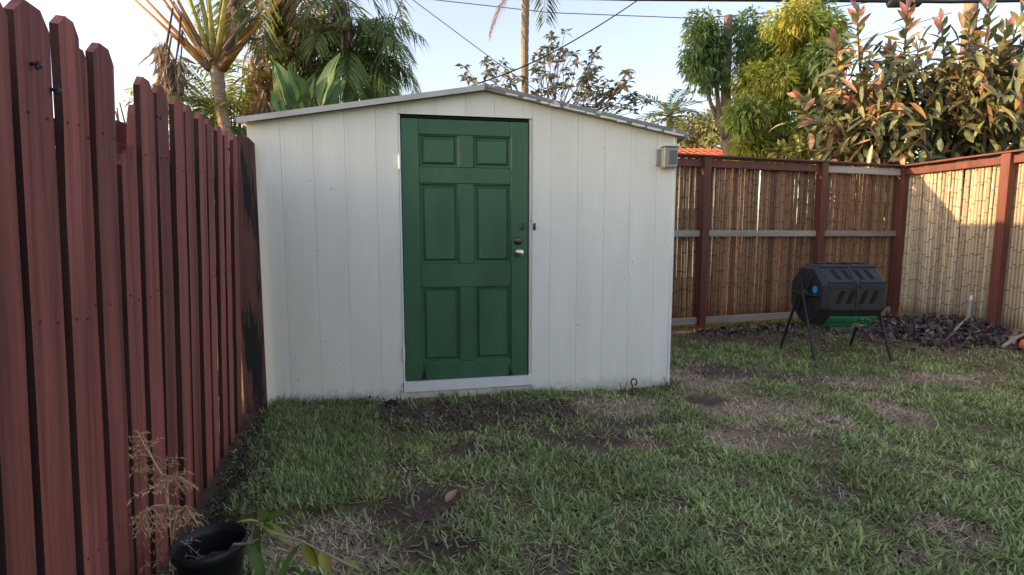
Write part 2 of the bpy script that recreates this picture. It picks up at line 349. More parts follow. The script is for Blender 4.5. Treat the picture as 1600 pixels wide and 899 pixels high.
g = link('ground', mk('ground', np.stack([GX, GY, GZ], -1).reshape(-1, 3), quads, gc.reshape(-1, 3), True), None, groundmat())
tag(g, 'uneven backyard ground of dark soil and thin turf', 'ground', kind='structure')

# ------------------------------------------------------------------ shed
shed = empty('garden_shed', (SH_L.x, SH_L.y, 0), SH_ANG)
tag(shed, 'white painted wooden shed with low gabled roof and green panelled door', 'shed')
EAVE_L, EAVE_R, PEAK, PKX = 1.895, 1.90, 2.165, 1.55
def roofz(x): return EAVE_L + (PEAK - EAVE_L) * x / PKX if x < PKX else EAVE_R + (PEAK - EAVE_R) * (SH_W - x) / (SH_W - PKX)
DX0, DX1, DZ0, DZ1 = 0.965, 1.900, 0.125, 1.985                     # door opening
DZ1R = 2.005
# walls: front boards one by one, plain side/back walls
mb = MB(); mb.prism([(.012, 0), (SH_W - .012, 0), (SH_W - .012, EAVE_R), (PKX, PEAK), (.012, EAVE_L)], SH_D - .04, SH_D)
mb.box(.0, .04, .03, SH_D - .041, -.05, EAVE_L - .01); mb.box(SH_W - .04, SH_W, .03, SH_D - .041, -.05, EAVE_R - .01)
wall = mb.build('wall', M['siding'], shed)
fw = MB()   # backing behind the boards (seen in the grooves)
fw.box(.045, DX0 - .03, .0055, .03, -.05, EAVE_L - .02); fw.box(DX1 + .03, SH_W - .045, .0055, .03, -.05, EAVE_R - .02)
fw.prism([(DX0 - .03, DZ1 + .02), (DX1 + .03, DZ1 + .02), (DX1 + .03, roofz(DX1) - .03), (PKX, PEAK - .03), (DX0 - .03, roofz(DX0) - .03)], .0055, .03)
fw.build('sheathing', M['siding'], wall)
edges = list(np.arange(0, SH_W, .2035)); edges[-1:] = [edges[-1], SH_W] if SH_W - edges[-1] > .05 else [SH_W]
def board(x0, x1, z0, ztop=None):
    if x1 - x0 < .012: return
    xs = [x0] + ([PKX] if x0 < PKX < x1 else []) + [x1]
    top = [(x, (roofz(x) - .004) if ztop is None else ztop) for x in xs][::-1]
    b = MB(); b.prism([(x0, z0), (x1, z0)] + top, 0, .005)
    o = b.build('siding_board', M['siding'], wall); return o
for a, b_ in zip(edges[:-1], edges[1:]):
    a += .0007; b_ -= .0007
    if b_ <= DX0 or a >= DX1: board(a, b_, -.05)
    else:
        if a < DX0: board(a, DX0 - .002, -.05)
        if b_ > DX1: board(DX1 + .002, b_, -.05)
        l, r = max(a, DX0), min(b_, DX1)
        board(l, r, DZ1 + .004); board(l, r, -.05, DZ0 - .075)
# thin batten seams beside grooves
for x in edges[1:-1:2]:
    if x < DX0 - .03 or x > DX1 + .05:
        b = MB(); b.box(x + .022, x + .025, -.0012, .001, -.04, roofz(x) - .02); b.build('groove_lip', M['siding'], wall)
b = MB(); b.box(SH_W - .018, SH_W + .004, -.006, .03, -.05, EAVE_R - .005, .002); b.build('corner_trim', M['trimwhite'], shed)
# roof: two sheets and rake trims
roof = empty('roof', (0, 0, 0)); roof.parent = shed
OVF, OVS = .06, .06
def slope(x0, x1, z0, z1, th, y0, y1, name, mat, par):
    b = MB(); b.prism([(x0, z0), (x1, z1), (x1, z1 + th), (x0, z0 + th)], y0, y1); return b.build(name, mat, par)
def zl(x): return EAVE_L + (PEAK - EAVE_L) * x / PKX
def zr(x): return EAVE_R + (PEAK - EAVE_R) * (SH_W - x) / (SH_W - PKX)
me_roof = MB(); OVL = .035
me_roof.prism([(-OVL, zl(-OVL)), (PKX, PEAK), (PKX, PEAK + .028), (-OVL, zl(-OVL) + .028)], -OVF + .006, SH_D + .1)
me_roof.prism([(PKX + .0005, PEAK), (SH_W + OVS, zr(SH_W + OVS)), (SH_W + OVS, zr(SH_W + OVS) + .028), (PKX + .0005, PEAK + .028)], -OVF + .006, SH_D + .1)
bpy.data.objects.remove(roof); roof = me_roof.build('roof', M['roof'], shed)
# left rake: light metal trim; right rake: darker flashing with torn pale strips
slope(-OVL - .004, PKX, zl(-OVL - .004) - .010, PEAK - .010, .036, -OVF - .004, -OVF + .004, 'rake_trim', M['roof'], roof)
slope(PKX + .002, SH_W + OVS + .004, PEAK + .008, zr(SH_W + OVS + .004) + .008, .026, -OVF - .004, -OVF + .004, 'rake_flashing', M['roofdark'], roof)
x = PKX + .15
while x < SH_W - .02:
    w = random.uniform(.05, .16); d = random.uniform(.006, .016); j = random.uniform(-.004, .004)
    b = MB(); b.prism([(x, zr(x) + .007), (x, zr(x) - d + j), (x + w * .5, zr(x + w * .5) - d * random.uniform(.3, 1.2)), (x + w, zr(x + w) - d * .4), (x + w, zr(x + w) + .007)], -OVF - .003, -OVF + .002)
    b.build('torn_strip', M['trimwhite'], roof); x += w + random.uniform(.0, .07)
b = MB(); b.box(SH_W + OVS - .006, SH_W + OVS + .004, -OVF - .004, SH_D + .1, zr(SH_W + OVS) - .016, zr(SH_W + OVS) + .02); b.build('eave_trim', M['roofdark'], roof)
b = MB(); b.tube([(PKX, -OVF - .002, PEAK + .022), (PKX, SH_D + .1, PEAK + .022)], .02, 8); b.build('ridge_cap', M['roof'], roof)
# door frame
fr = MB(); fr.box(DX1 - .022, DX1, -.002, .12, DZ0 - .03, DZ1 - .002); jr = fr.build('door_jamb', M['jamb'], shed)
fr = MB(); fr.box(DX0, DX0 + .012, -.003, .12, DZ0 - .075, DZ1 - .002); fr.build('door_jamb', M['trimwhite'], shed)
fr = MB(); fr.box(DX0 + .013, DX1 - .023, .012, .12, DZ1 - .016, DZ1 - .002); fr.build('door_head_shade', M['openingshade'], shed)  # solid black bar, painted shade of the gap over the door
fr = MB(); fr.prism([(DX0 + .004, DZ0 - .073), (DX1 - .002, DZ0 - .064), (DX1 - .002, DZ0 + .004), (DX0 + .004, DZ0 - .004)], -.022, .06); fr.build('threshold', M['trimwhite'], shed)
fr = MB(); fr.box(DX0 - .016, DX0 - .002, -.010, .012, -.03, DZ0 - .05, .002); fr.build('corner_strip', M['trimwhite'], shed)
b = MB(); b.box(DX0 + .02, DX1 - .024, .075, .085, DZ0 - .03, DZ1 - .02); b.build('interior_shade_sheet', M['openingshade'], shed)  # black sheet, the unlit inside put into its colour
# door leaf: stiles, rails, mullions, panels; leaf swings slightly in to the right
dl, drr, db, dt = DX0 + .015, DX1 - .030, DZ0 + .006, DZ1 - .022
dw, dh = drr - dl, dt - db
def dxp(u): return dl + u * dw
def dzp(v): return dt - v * dh
bd = MB(); bd.box(dl + .01, drr - .01, .030, .045, db + .01, dt - .01); door = bd.build('door', M['door'], shed)
Y0 = .004
def dpiece(name, u0, u1, v0, v1, y0=Y0, y1=.030, bv=.004, mat='door', topdrop=0):
    b = MB(); b.box(dxp(u0), dxp(u1), y0, y1, dzp(v1), dzp(v0), bv); return b.build(name, M[mat], door)
U = [0, .135, .443, .560, .862, 1]; Vv = [0, .057, .178, .238, .545, .637, .932, 1]
dpiece('stile', 0, U[1], 0, 1); dpiece('stile', U[4], 1, 0, 1)
for v0, v1 in ((Vv[0], Vv[1]), (Vv[2], Vv[3]), (Vv[4], Vv[5]), (Vv[6], Vv[7])): dpiece('rail', U[1], U[4], v0, v1, Y0 + .0015)
for v0, v1 in ((Vv[1], Vv[2]), (Vv[3], Vv[4]), (Vv[5], Vv[6])):
    dpiece('mullion', U[2], U[3], v0, v1, Y0 + .001)
    for u0, u1 in ((U[1], U[2]), (U[3], U[4])):
        x0, x1, z0, z1 = dxp(u0) + .006, dxp(u1) - .006, dzp(v1) + .006, dzp(v0) - .006
        i1, i2 = .016, .030
        P = []
        for ins, yy in ((0, .026), (i1, .026), (i2, .012)):
            P += [(x0 + ins, yy, z0 + ins), (x1 - ins, yy, z0 + ins), (x1 - ins, yy, z1 - ins), (x0 + ins, yy, z1 - ins)]
        Fc = [[8, 9, 10, 11]] + [[r * 4 + k, r * 4 + (k + 1) % 4, (r + 1) * 4 + (k + 1) % 4, (r + 1) * 4 + k] for r in (0, 1) for k in range(4)]
        b = MB(); b.add(P, Fc); b.build('panel', M['door'], door)
        # moulding bead round the opening
        q = MB(); t = .009
        for a in ((x0 - .006, x1 + .006, z0 - .006, z0 - .006 + t), (x0 - .006, x1 + .006, z1 + .006 - t, z1 + .006), (x0 - .006, x0 - .006 + t, z0, z1), (x1 + .006 - t, x1 + .006, z0, z1)):
            q.box(a[0], a[1], .0105, .029, a[2], a[3], .003)
        q.build('moulding', M['door'], door)
for u, s in ((.145, 1), (.855, -1)):   # rotten tapering gaps low in the stile joints
    b = MB(); b.prism([(dxp(u) - .022 * s, db + .002), (dxp(u) + .020 * s, db + .002), (dxp(u) + .012 * s, db + .03), (dxp(u) + .010 * s, db + .10), (dxp(u) + .001 * s, db + .05)], Y0 - .0025, Y0 + .01)
    b.build('rot_hole', M['rot'], door)
b = MB(); b.lathe([(.0, 0), (.026, 0), (.028, .004), (.024, .010), (.011, .012), (.011, .028), (.020, .032), (.027, .044), (.026, .056), (.018, .062), (0, .063)], 20)
for k in range(len(b.v)): x_, y_, z_ = b.v[k]; b.v[k] = (dxp(.925) + x_, Y0 - z_, dzp(.503) + y_)
b.build('knob', M['steel'], door, smooth=True)
b = MB(); b.lathe([(.0, 0), (.030, 0), (.030, .006), (.024, .012), (.020, .016), (0, .017)], 20)
for k in range(len(b.v)): x_, y_, z_ = b.v[k]; b.v[k] = (dxp(.918) + x_, Y0 - z_, dzp(.457) + y_)
b.build('deadbolt', M['darksteel'], door, smooth=True)
b = MB(); b.box(dxp(.945) - .018, dxp(.945) + .018, Y0 - .005, Y0, dzp(.412), dzp(.386), .002); b.tube([(dxp(.955), Y0 - .006, dzp(.39)), (dxp(.955), Y0 - .022, dzp(.395)), (dxp(.955), Y0 - .022, dzp(.408)), (dxp(.955), Y0 - .006, dzp(.412))], .004, 6); b.build('hasp', M['darksteel'], door)
b = MB(); b.box(DX1 + .006, DX1 + .026, -.006, 0, dzp(.415), dzp(.388), .002); b.tube([(DX1 + .016, -.006, dzp(.392)), (DX1 + .016, -.020, dzp(.40)), (DX1 + .016, -.006, dzp(.411))], .004, 6); b.build('staple', M['darksteel'], shed)
for v in (.165, .895):
    b = MB(); b.tube([(DX0 + .004, -.010, dzp(v) - .05), (DX0 + .004, -.010, dzp(v) + .05)], .008, 8); b.box(DX0 - .002, DX0 + .014, -.006, -.003, dzp(v) - .05, dzp(v) + .05); b.build('hinge', M['trimwhite'], door)
# nail heads and chips on the front
for k in range(26):
    x = random.choice([random.uniform(.1, .95), random.uniform(2.0, 2.9)]); z = random.uniform(.15, roofz(x) - .1); r = random.uniform(.002, .0045)
    b = MB(); b.lathe([(0, 0), (r, 0), (r, .002), (0, .0025)], 8)
    for q in range(len(b.v)): x_, y_, z_ = b.v[q]; b.v[q] = (x + x_, -.0005 - z_, z + y_)
    b.build('nail_head', M['rust'] if k % 3 == 0 else M['greybox'], wall)

def SW(x, y, z):    # shed local -> world
    return Vector((SH_L.x, SH_L.y, 0)) + SHU * x + SHN * y + Vector((0, 0, z))
# wall lamp / junction box, top right of the shed front
lx, lz = SH_W - .085, 1.735
t = empty('wall_box', SW(lx, 0, lz), SH_ANG); tag(t, 'weathered grey plastic box mounted high on the shed front near its right corner', 'junction box')
b = MB(); b.box(-.075, .03, -.014, 0.0005, -.055, .065, .003); b.build('back_plate', M['greybox'], t)
b = MB(); b.box(-.045, .065, -.075, -.0145, -.075, .075, .008); bo = b.build('housing', M['greybox'], t)
b = MB(); b.box(-.012, .055, -.081, -.0755, -.045, .050, .003); b.build('cover', M['lens'], bo)
b = MB(); b.box(-.05, .07, -.083, -.0155, .0755, .083, .003); b.build('hood', M['greybox'], t)

# ------------------------------------------------------------------ picket fence
pf = empty('picket_fence', (FA.x, FA.y, 0), math.atan2(FD.y, FD.x)); pf.rotation_euler[0] = .032; pf.location += Vector((-.030, -.009, 0))     # local x = along the fence, local -y = towards the yard
tag(pf, 'dark red stained dog-eared board fence running along the left side', 'fence')
def picket(t0, w, top, yoff=0.0, th=.018, broken=False, bow=0.0, lean=0.0, z0=None, seg=9):
    """flat board with dog-ear top"""
    cx, cy = FA.x + FD.x * t0, FA.y + FD.y * t0
    if z0 is None: z0 = -.04
    V = []; Fc = []
    ch = min(.035, w * .3)
    zs = list(np.linspace(z0, top - ch, seg)); ring = []
    for z in zs:
        s = (z - z0) / (top - z0); off = lean * s + bow * math.sin(math.pi * s * .9) + random.uniform(-.0015, .0015); wy = random.uniform(-.001, .001)
        ring.append([(t0 + off, yoff + wy, z), (t0 + w + off + random.uniform(-.001, .001), yoff + wy, z), (t0 + w + off, yoff + wy + th, z), (t0 + off, yoff + wy + th, z)])
    for r_ in ring: V += r_
    for i in range(seg - 1):
        for k in range(4): Fc.append([i * 4 + k, i * 4 + (k + 1) % 4, (i + 1) * 4 + (k + 1) % 4, (i + 1) * 4 + k])
    n0 = (seg - 1) * 4; off = lean
    if broken:
        pts = [(0, -.01), (.15, .035), (.3, .01), (.42, .05), (.6, .0), (.75, .055), (.88, .17), (1.0, .20)]
        base = len(V)
        for u, dz in pts: V.append((t0 + off + u * w, yoff, zs[-1] + dz)); V.append((t0 + off + u * w, yoff + th, zs[-1] + dz))
        m = len(pts)
        Fc.append([n0, n0 + 1] + [base + 2 * i for i in range(m - 1, -1, -1)]); Fc.append([n0 + 2, n0 + 3] + [base + 2 * i + 1 for i in range(m)])
        for i in range(m - 1): Fc.append([base + 2 * i, base + 2 * i + 2, base + 2 * i + 3, base + 2 * i + 1])
        Fc.append([n0 + 3, n0, base, base + 1]); Fc.append([n0 + 1, n0 + 2, base + 2 * m - 1, base + 2 * m - 2])
    else:
        base = len(V)
        for u in (ch, w - ch):
            V.append((t0 + off + u, yoff, top)); V.append((t0 + off + u, yoff + th, top))
        Fc += [[n0, n0 + 1, base + 2, base], [n0 + 2, n0 + 3, base + 1, base + 3], [base, base + 2, base + 3, base + 1], [n0 + 3, n0, base, base + 1], [n0 + 1, n0 + 2, base + 3, base + 2]]
    Fc.append([3, 2, 1, 0])
    b = MB(); b.add(V, Fc); o = b.build('picket', M['picket'], pf); o.data.materials.append(M['gapedge'])
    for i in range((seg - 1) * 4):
        if i % 4 in (1, 3): o.data.polygons[i].material_index = 1  # board sides take the gap-shade colour
    return o
def tpx(px):        # along-fence parameter seen at pixel column px
    k = (px - 800) / F_PX / math.cos(PITCH)   # near the horizon row
    k = (px - 800) / F_PX
    y = (FA.x) / (k - FD.x / FD.y) ; return (y - FA.y) / FD.y
def ztop(px, py): t = tpx(px); return at(px, py, FA.y + FD.y * t).z
yard = -0.02
# (left px, right px, top px row) read along the row of the horizon
PK = [(-250, -150, -140, 0), (-130, -60, -80, .0), (-45, 7, -25, 0), (22, 76, 2, 0), (89, 121, 24, 0), (122, 142, 74, .012), (146, 177, 70, 0), (184, 208, 242, .004), (215, 237, 122, 0), (244, 261, 134, .006), (268, 283, 152, 0),
      (288, 301, 165, .004), (306, 317, 176, 0), (322, 331, 186, .006), (336, 344, 196, 0), (349, 356, 204, .004), (361, 368, 211, 0)]
for i, (a, b_, ty, yo) in enumerate(PK):
    t0, t1 = tpx(a), tpx(b_); top = ztop((a + b_) / 2, ty)
    picket(t0, t1 - t0, top, yard + yo, broken=(i == 7), bow=(-.012 if i == 6 else random.uniform(-.004, .004)), lean=random.uniform(-.006, .006))
nm_ = MB(); nm_.lathe([(0, 0), (.0042, 0), (.0042, .0012), (0, .002)], 8); nme = mk('nail_head', np.array([(x_, -z_, y_) for x_, y_, z_ in nm_.v]), nm_.f); nme.materials.append(M['rust'])
for a, b_, ty, yo in PK[3:]:
    for z in (.32, .97, 1.44):
        for f in (.22, .78):
            if a == 184 and z > 1: continue
            o = bpy.data.objects.new('nail_head', nme); COL.objects.link(o); o.parent = pf; o.location = (tpx(a) + (tpx(b_) - tpx(a)) * f, yard + yo - .0012, z + random.uniform(-.01, .02))
# the fence runs on behind the camera's place
t = tpx(-250) - .165
while t > -5.5:
    picket(t, .14, 1.74 + random.uniform(-.03, .03), yard + random.choice([0, .008]), lean=random.uniform(-.006, .006)); t -= .158
# boards on the far side (shadow-box) with the gap shade put into their dark colour, and rails
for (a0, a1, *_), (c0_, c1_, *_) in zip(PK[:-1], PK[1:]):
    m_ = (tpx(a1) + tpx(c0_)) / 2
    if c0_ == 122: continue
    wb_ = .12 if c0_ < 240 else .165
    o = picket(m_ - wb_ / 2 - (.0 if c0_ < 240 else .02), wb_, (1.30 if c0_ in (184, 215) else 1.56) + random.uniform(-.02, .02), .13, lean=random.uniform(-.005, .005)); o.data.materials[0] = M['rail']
o = picket(tpx(366), tpx(379) - tpx(366), 1.6, .06); o.data.materials[0] = M['rail']  # extra board added to stop sun leaking through the end gap
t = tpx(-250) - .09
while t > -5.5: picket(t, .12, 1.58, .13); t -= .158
for z in (.30, .95, 1.42):
    b = MB(); b.box(-5.5, tpx(372), .0185, .128, z, z + .040, .003); b.build('rail', M['rail'], pf)
for tt in (-4.6, -2.2, tpx(-95), 2.35):
    b = MB(); b.box(tt, tt + .09, .150, .240, -.1, 1.5, .004); b.build('post', M['rail'], pf)
# black clips on the boards
for (px, py) in ((43, 96), (73, 137), (238, 180), (352, 232)):
    t_ = tpx(px); z_ = at(px, py, FA.y + FD.y * t_).z
    b = MB(); b.tube([(t_, yard, z_), (t_, yard - .008, z_), (t_, yard - .014, z_ - .002)], [.004, .004, .006], 8)
    b.tube([(t_ - .004, yard - .012, z_ - .009), (t_, yard - .015, z_ - .004), (t_ + .004, yard - .013, z_ + .004), (t_ + .010, yard - .012, z_ + .006)], [.004, .0065, .005, .002], 8)
    b.build('cable_clip', M['blackplastic'], pf)
# mouldy end board closing the gap to the shed
e0 = at(372, 430, 3.36); e1 = at(408, 430, 3.46)
eb = empty('fence_end_board', (e0.x, e0.y, 0), math.atan2(e1.y - e0.y, e1.x - e0.x)); wE = math.hypot(e1.x - e0.x, e1.y - e0.y)
tag(eb, 'red fence board with black mould stains beside the shed corner', 'fence board')
topE = at(390, 214, 3.41).z
b = MB(); b.prism([(0, -.04), (wE, -.04), (wE, topE - .035), (wE - .035, topE), (.035, topE), (0, topE - .035)], 0, .02); b.build('board', M['picketblack'], eb)

# made-up boxes for an unidentified shape behind the broken board, and a vine
p = at(193, 215, 3.4)
nb = empty('stand_in_boxes', (p.x, p.y, 0)); tag(nb, 'pale blue and red made-up boxes glimpsed through the broken fence board', 'storage tub')
b = MB(); zb0, zb1 = at(193, 211, 3.2).z, at(193, 190, 3.2).z; b.box(-.25, .25, -.2, .2, 0, zb0, .03); b.build('red_box', M['redpaint'], nb)
b = MB(); b.box(-.24, .24, -.19, .19, zb0 + .001, zb1 - .03, .02); b.box(-.25, .25, -.2, .2, zb1 - .029, zb1, .01); b.build('blue_box', M['paleblue'], nb)
tw = empty('bare_vine', (p.x + .1, p.y - .9, 0)); tag(tw, 'bare brown vine twigs poking up in the fence gap', 'vine')
b = MB()
for k in range(7):
    q0 = at(random.uniform(186, 200), 300, 2.6); q1 = at(random.uniform(176, 204), random.uniform(160, 200), 2.6); mid = (q0 + q1) / 2 + Vector((random.uniform(-.05, .05), 0, 0))
    b.tube([Vector((q0.x, q0.y, 0)), q0, mid, q1], [.008, .006, .005, .003], 5)
b.build('twigs', M['darkbark'], tw, org=(p.x + .1, p.y - .9, 0))

# ------------------------------------------------------------------ bamboo fences
def bamboo_mesh(h, r, seed, n=7):
    rr = random.Random(seed); b = MB(); pts = []; rad = []; z = 0
    pts.append((0, 0, 0)); rad.append(r)
    while True:
        s = rr.uniform(.16, .27); z += s
        if z > h - .03: break
        dx = rr.uniform(-.002, .002)
        for dz, k in ((-.022, 1.0), (-.010, 1.0), (-.004, 1.13), (.004, 1.13), (.010, 1.0), (.022, 1.0)): pts.append((dx, 0, z + dz)); rad.append(r * k)
    pts.append((0, 0, h)); rad.append(r)
    b.tube(pts, rad, n)
    V = np.array(b.v, dtype=np.float32); ring = np.repeat(np.array([.42 if q > r * 1.05 else 1.0 for q in rad]), n); tone = rr.uniform(.85, 1.1)
    return mk('bamboo_cane', V, b.f, np.stack([ring * tone] * 3, 1), True)
CANES = [bamboo_mesh(1.90, random.uniform(.0125, .0185), s) for s in range(9)]
for me in CANES: me.materials.append(M['bamboo'])
CANEP = [me.copy() for me in CANES]
for me in CANEP: me.materials.clear(); me.materials.append(M['bamboopale'])
def bamboo_fence(name, o, ang, length, posts, meshes, label, top=2.06, back=.055, rails=((1.14, 1.215), (.085, .17)), capmat='brownpost', pitch=.0355, skip=(), railmats=None, lit=False, topmats=None):
    f = empty(name, (o.x, o.y, 0), ang); tag(f, label, 'fence', 'bamboo fences')
    x = .03; k = 0
    while x < length:
        if not any(a < x < b_ for a, b_ in skip):
            me = random.choice(meshes); c = bpy.data.objects.new('bamboo_cane', me); COL.objects.link(c); c.parent = f
            c.location = (x, back + random.uniform(-.004, .004), .10 + random.uniform(-.02, .012)); c.rotation_euler = (0, random.uniform(-.009, .009), random.uniform(0, 6.28)); c.scale = (1, 1, random.uniform(.985, 1.005))
        x += pitch + (random.uniform(0, .012) if random.random() < .12 else random.uniform(-.001, .003))
    ends = [p for p in posts]
    for i, px in enumerate(posts):
        if px <= 0: continue
        b = MB(); b.box(px - .047, px + .047, -.085, .012, -.15, top + .005, .004); b.build('post', M['brownpost'], f)
    for i in range(len(ends) - 1):
        a, b_ = ends[i] + .049, ends[i + 1] - .049
        for j, (z0, z1) in enumerate(rails):
            b = MB(); b.box(a, b_, -.040, .002, z0, z1, .003); b.build('rail', (railmats or [M['greywood']] * 9)[j], f)
        b = MB(); b.box(a, b_, -.040, .002, top - .105, top - .02, .003); b.build('top_rail', (topmats or [M['brownpost']] * 9)[i], f)
    b = MB(); b.box(min(ends[0], 0) - .02, length, -.095, .085, top + .008, top + .030, .004); b.build('cap_board', M['brownpost'], f)
    return f
LEFTEXT = 2.6
bo = B1 - BD * LEFTEXT; mid = (B2 - B1).length
p2 = at(1271, 420, 6.85); pm = (Vector((p2.x, p2.y)) - bo).dot(BD)
bamboo_fence('bamboo_fence', bo, math.atan2(BD.y, BD.x), LEFTEXT + mid, [.02, LEFTEXT, pm, LEFTEXT + mid - .03], CANES, 'brown bamboo cane fence with red posts behind the shed', 2.06, topmats=[M['brownpost'], M['brownpost'], M['whitewood']])
rl = (R2 - B2).length
bamboo_fence('bamboo_fence', B2 + RD * .06, math.atan2(RD.y, RD.x), rl + 2.6, [-.03, rl - .06, rl + 1.25, rl + 2.55], CANEP, 'pale weathered bamboo cane fence with a sunlit patch on the right', 2.06, back=.055, rails=())

# ------------------------------------------------------------------ compost tumbler
cf = onz(1283, 565); cc = Vector((3.19, 5.12, 0)); CH = .615
ct = empty('compost_tumbler', (cc.x, cc.y, gz1(cc.x, cc.y)), R(2)); tag(ct, 'black plastic tumbling composter on four tube legs by the bamboo fence', 'composter')
W2, RA = .31, .315
ang = [R(22.5 + 45 * k) for k in range(8)]
def octo(r, x): return [(x, r * math.cos(a), CH + r * math.sin(a)) for a in ang]
b = MB(); V = octo(RA * .86, -W2) + octo(RA, -W2 + .05) + octo(RA, -.012) + octo(RA * 1.02, -.012) + octo(RA * 1.02, .012) + octo(RA, .012) + octo(RA, W2 - .05) + octo(RA * .86, W2)
Fc = [list(range(8)), list(range(63, 55, -1))] + [[r * 8 + (k + 1) % 8, r * 8 + k, (r + 1) * 8 + k, (r + 1) * 8 + (k + 1) % 8] for r in range(7) for k in range(8)]
b.add(V, Fc); drum = b.build('drum', M['blackplastic'], ct)
def facet(k, u0, u1, v0, v1, d0, d1, sk=0.0):
    """block on facet k (between corner k and k+1): u along axis, v across"""
    a0, a1 = ang[k % 8], ang[(k + 1) % 8]; p0 = Vector((0, RA * math.cos(a0), CH + RA * math.sin(a0))); p1 = Vector((0, RA * math.cos(a1), CH + RA * math.sin(a1)))
    am = (a0 + a1) / 2 if a1 > a0 else a0 + R(22.5); n = Vector((0, math.cos(am), math.sin(am)))
    pts = []
    for d in (d0, d1):
        for (u, v) in ((u0, v0), (u1, v0), (u1 + sk, v1), (u0 + sk, v1)): pts.append(p0.lerp(p1, v) + Vector((u, 0, 0)) + n * d)
    return pts, [(3, 2, 1, 0), (4, 5, 6, 7), (0, 1, 5, 4), (1, 2, 6, 5), (2, 3, 7, 6), (3, 0, 4, 7)]
# facets: 0: rear-up, 1: top, 2: front-up, 3: front, 4: front-low ...   (y negative = towards camera)
for k, us in ((2, (-.20, -.10, .02, .12)), (3, (-.16, -.06, .06, .16))):
    for u in us:
        b = MB(); b.add(*facet(k, u, u + .045, .25, .75, -.01, .0015, -.045 if k == 3 else .03)); b.build('vent_slot', M['openingshade'], drum)  # solid black blocks, the shade inside the vent holes as colour
for u0, u1 in ((-.27, -.02), (.02, .27)):
    for k in (2, 3):
        b = MB(); b.add(*facet(k, u0, u1, .06, .14, -.005, .010)); b.build('rib', M['blackplastic'], drum); b = MB(); b.add(*facet(k, u0, u1, .86, .94, -.005, .010)); b.build('rib', M['blackplastic'], drum)
for u in (-.2, -.07, .07, .2):
    b = MB(); b.add(*facet(1, u - .03, u + .03, .3, .7, -.005, .016)); b.build('rib', M['blackplastic'], drum)
b = MB(); b.add(*facet(4, -.21, .24, .40, .98, -.004, .024)); gd = b.build('hatch', M['greenplastic'], ct)
b = MB(); b.add(*facet(4, -.18, .21, .48, .56, .0245, .030)); b.add(*facet(4, -.18, .21, .80, .88, .0245, .030)); b.build('hatch_rib', M['greenplastic'], gd)
b = MB()
for k in range(26):
    q = facet(4, random.uniform(.02, .2), .21, random.uniform(.3, .9), .9, .03, .034)[0][4]; q = Vector(q)
    b.tube([q, q + Vector((random.uniform(-.1, .1), random.uniform(-.05, .02), random.uniform(-.03, .03)))], .0018, 4)
b.build('dry_stalks', M['stick'], gd)
b = MB(); b.lathe([(0, 0), (.05, 0), (.05, .02), (.03, .035), (.022, .06), (0, .06)], 16)
for s, nm in ((-1, 'hub'), (1, 'hub')):
    q = MB(); q.v = [(s * (W2 + z_), x_, CH + y_) for x_, y_, z_ in b.v]; q.f = b.f; q.build(nm, M['blackplastic'], ct)
q = MB()
for k in range(6):
    a = k * math.pi / 3; q.tube([(-W2 - .012, .04 * math.cos(a), CH + .04 * math.sin(a)), (-W2 - .004, .22 * math.cos(a), CH + .22 * math.sin(a))], [.014, .010], 6)
q.build('end_rib', M['blackplastic'], drum)
b = MB(); b.lathe([(0, 0), (.035, 0), (.035, .004), (0, .005)], 18)
q = MB(); q.v = [(-W2 - .003 - z_, -.15 + x_, CH + .055 + y_) for x_, y_, z_ in b.v]; q.f = b.f; q.build('sticker', M['blue'], drum)
for s in (-1, 1):
    X = s * (W2 + .05)
    for d in (-1, 1):
        b = MB(); b.tube([(X, d * .012, CH + .012), (X, d * .05, CH - .03), (X + s * .01, d * .30, .0)], .0135, 10); lg = b.build('leg', M['blackplastic'], ct)
        b = MB(); b.tube([(X + s * .01, d * .298, .012), (X + s * .011, d * .304, -.012)], .017, 10); b.build('foot_cap', M['blackplastic'], lg)
    b = MB(); b.tube([(s * (W2 + .02), 0, CH), (s * (W2 + .075), 0, CH)], .014, 10); b.build('axle', M['darksteel'], ct)

# ------------------------------------------------------------------ small things in the yard
# looped iron stake by the shed
q = onz(988, 612); z0 = gz1(q.x, q.y); st = MB()
top = at(992, 592, q.y).z; rr_ = .022
pts = [(q.x, q.y, z0 - .08), (q.x, q.y, top - 2.6 * rr_)] + [(q.x + .010 + rr_ * .95 * math.sin(a), q.y, top - rr_ * 1.2 - rr_ * 1.2 * math.cos(a)) for a in np.linspace(-.9, -5.9, 16)]
st.tube(pts, .006, 7); o = st.build('iron_stake', M['rust'], None); tag(o, 'rusty looped iron stake in the ground before the shed', 'stake')
# solar light by the corner post
q = onz(1398, 497); sl = empty('solar_light', (q.x, q.y, gz1(q.x, q.y))); tag(sl, 'small black stake lantern standing by the fence corner post', 'garden light')
b = MB(); b.tube([(0, 0, -.05), (0, 0, .12)], .008, 6); b.build('stake', M['blackplastic'], sl)
b = MB(); b.lathe([(0, .11), (.028, .115), (.045, .19), (.045, .205), (0, .205)], 12); b.build('lamp_cup', M['lens'], sl)
b = MB(); b.lathe([(0, .206), (.055, .206), (.058, .222), (.02, .238), (0, .238)], 12); b.build('cap', M['blackplastic'], sl)
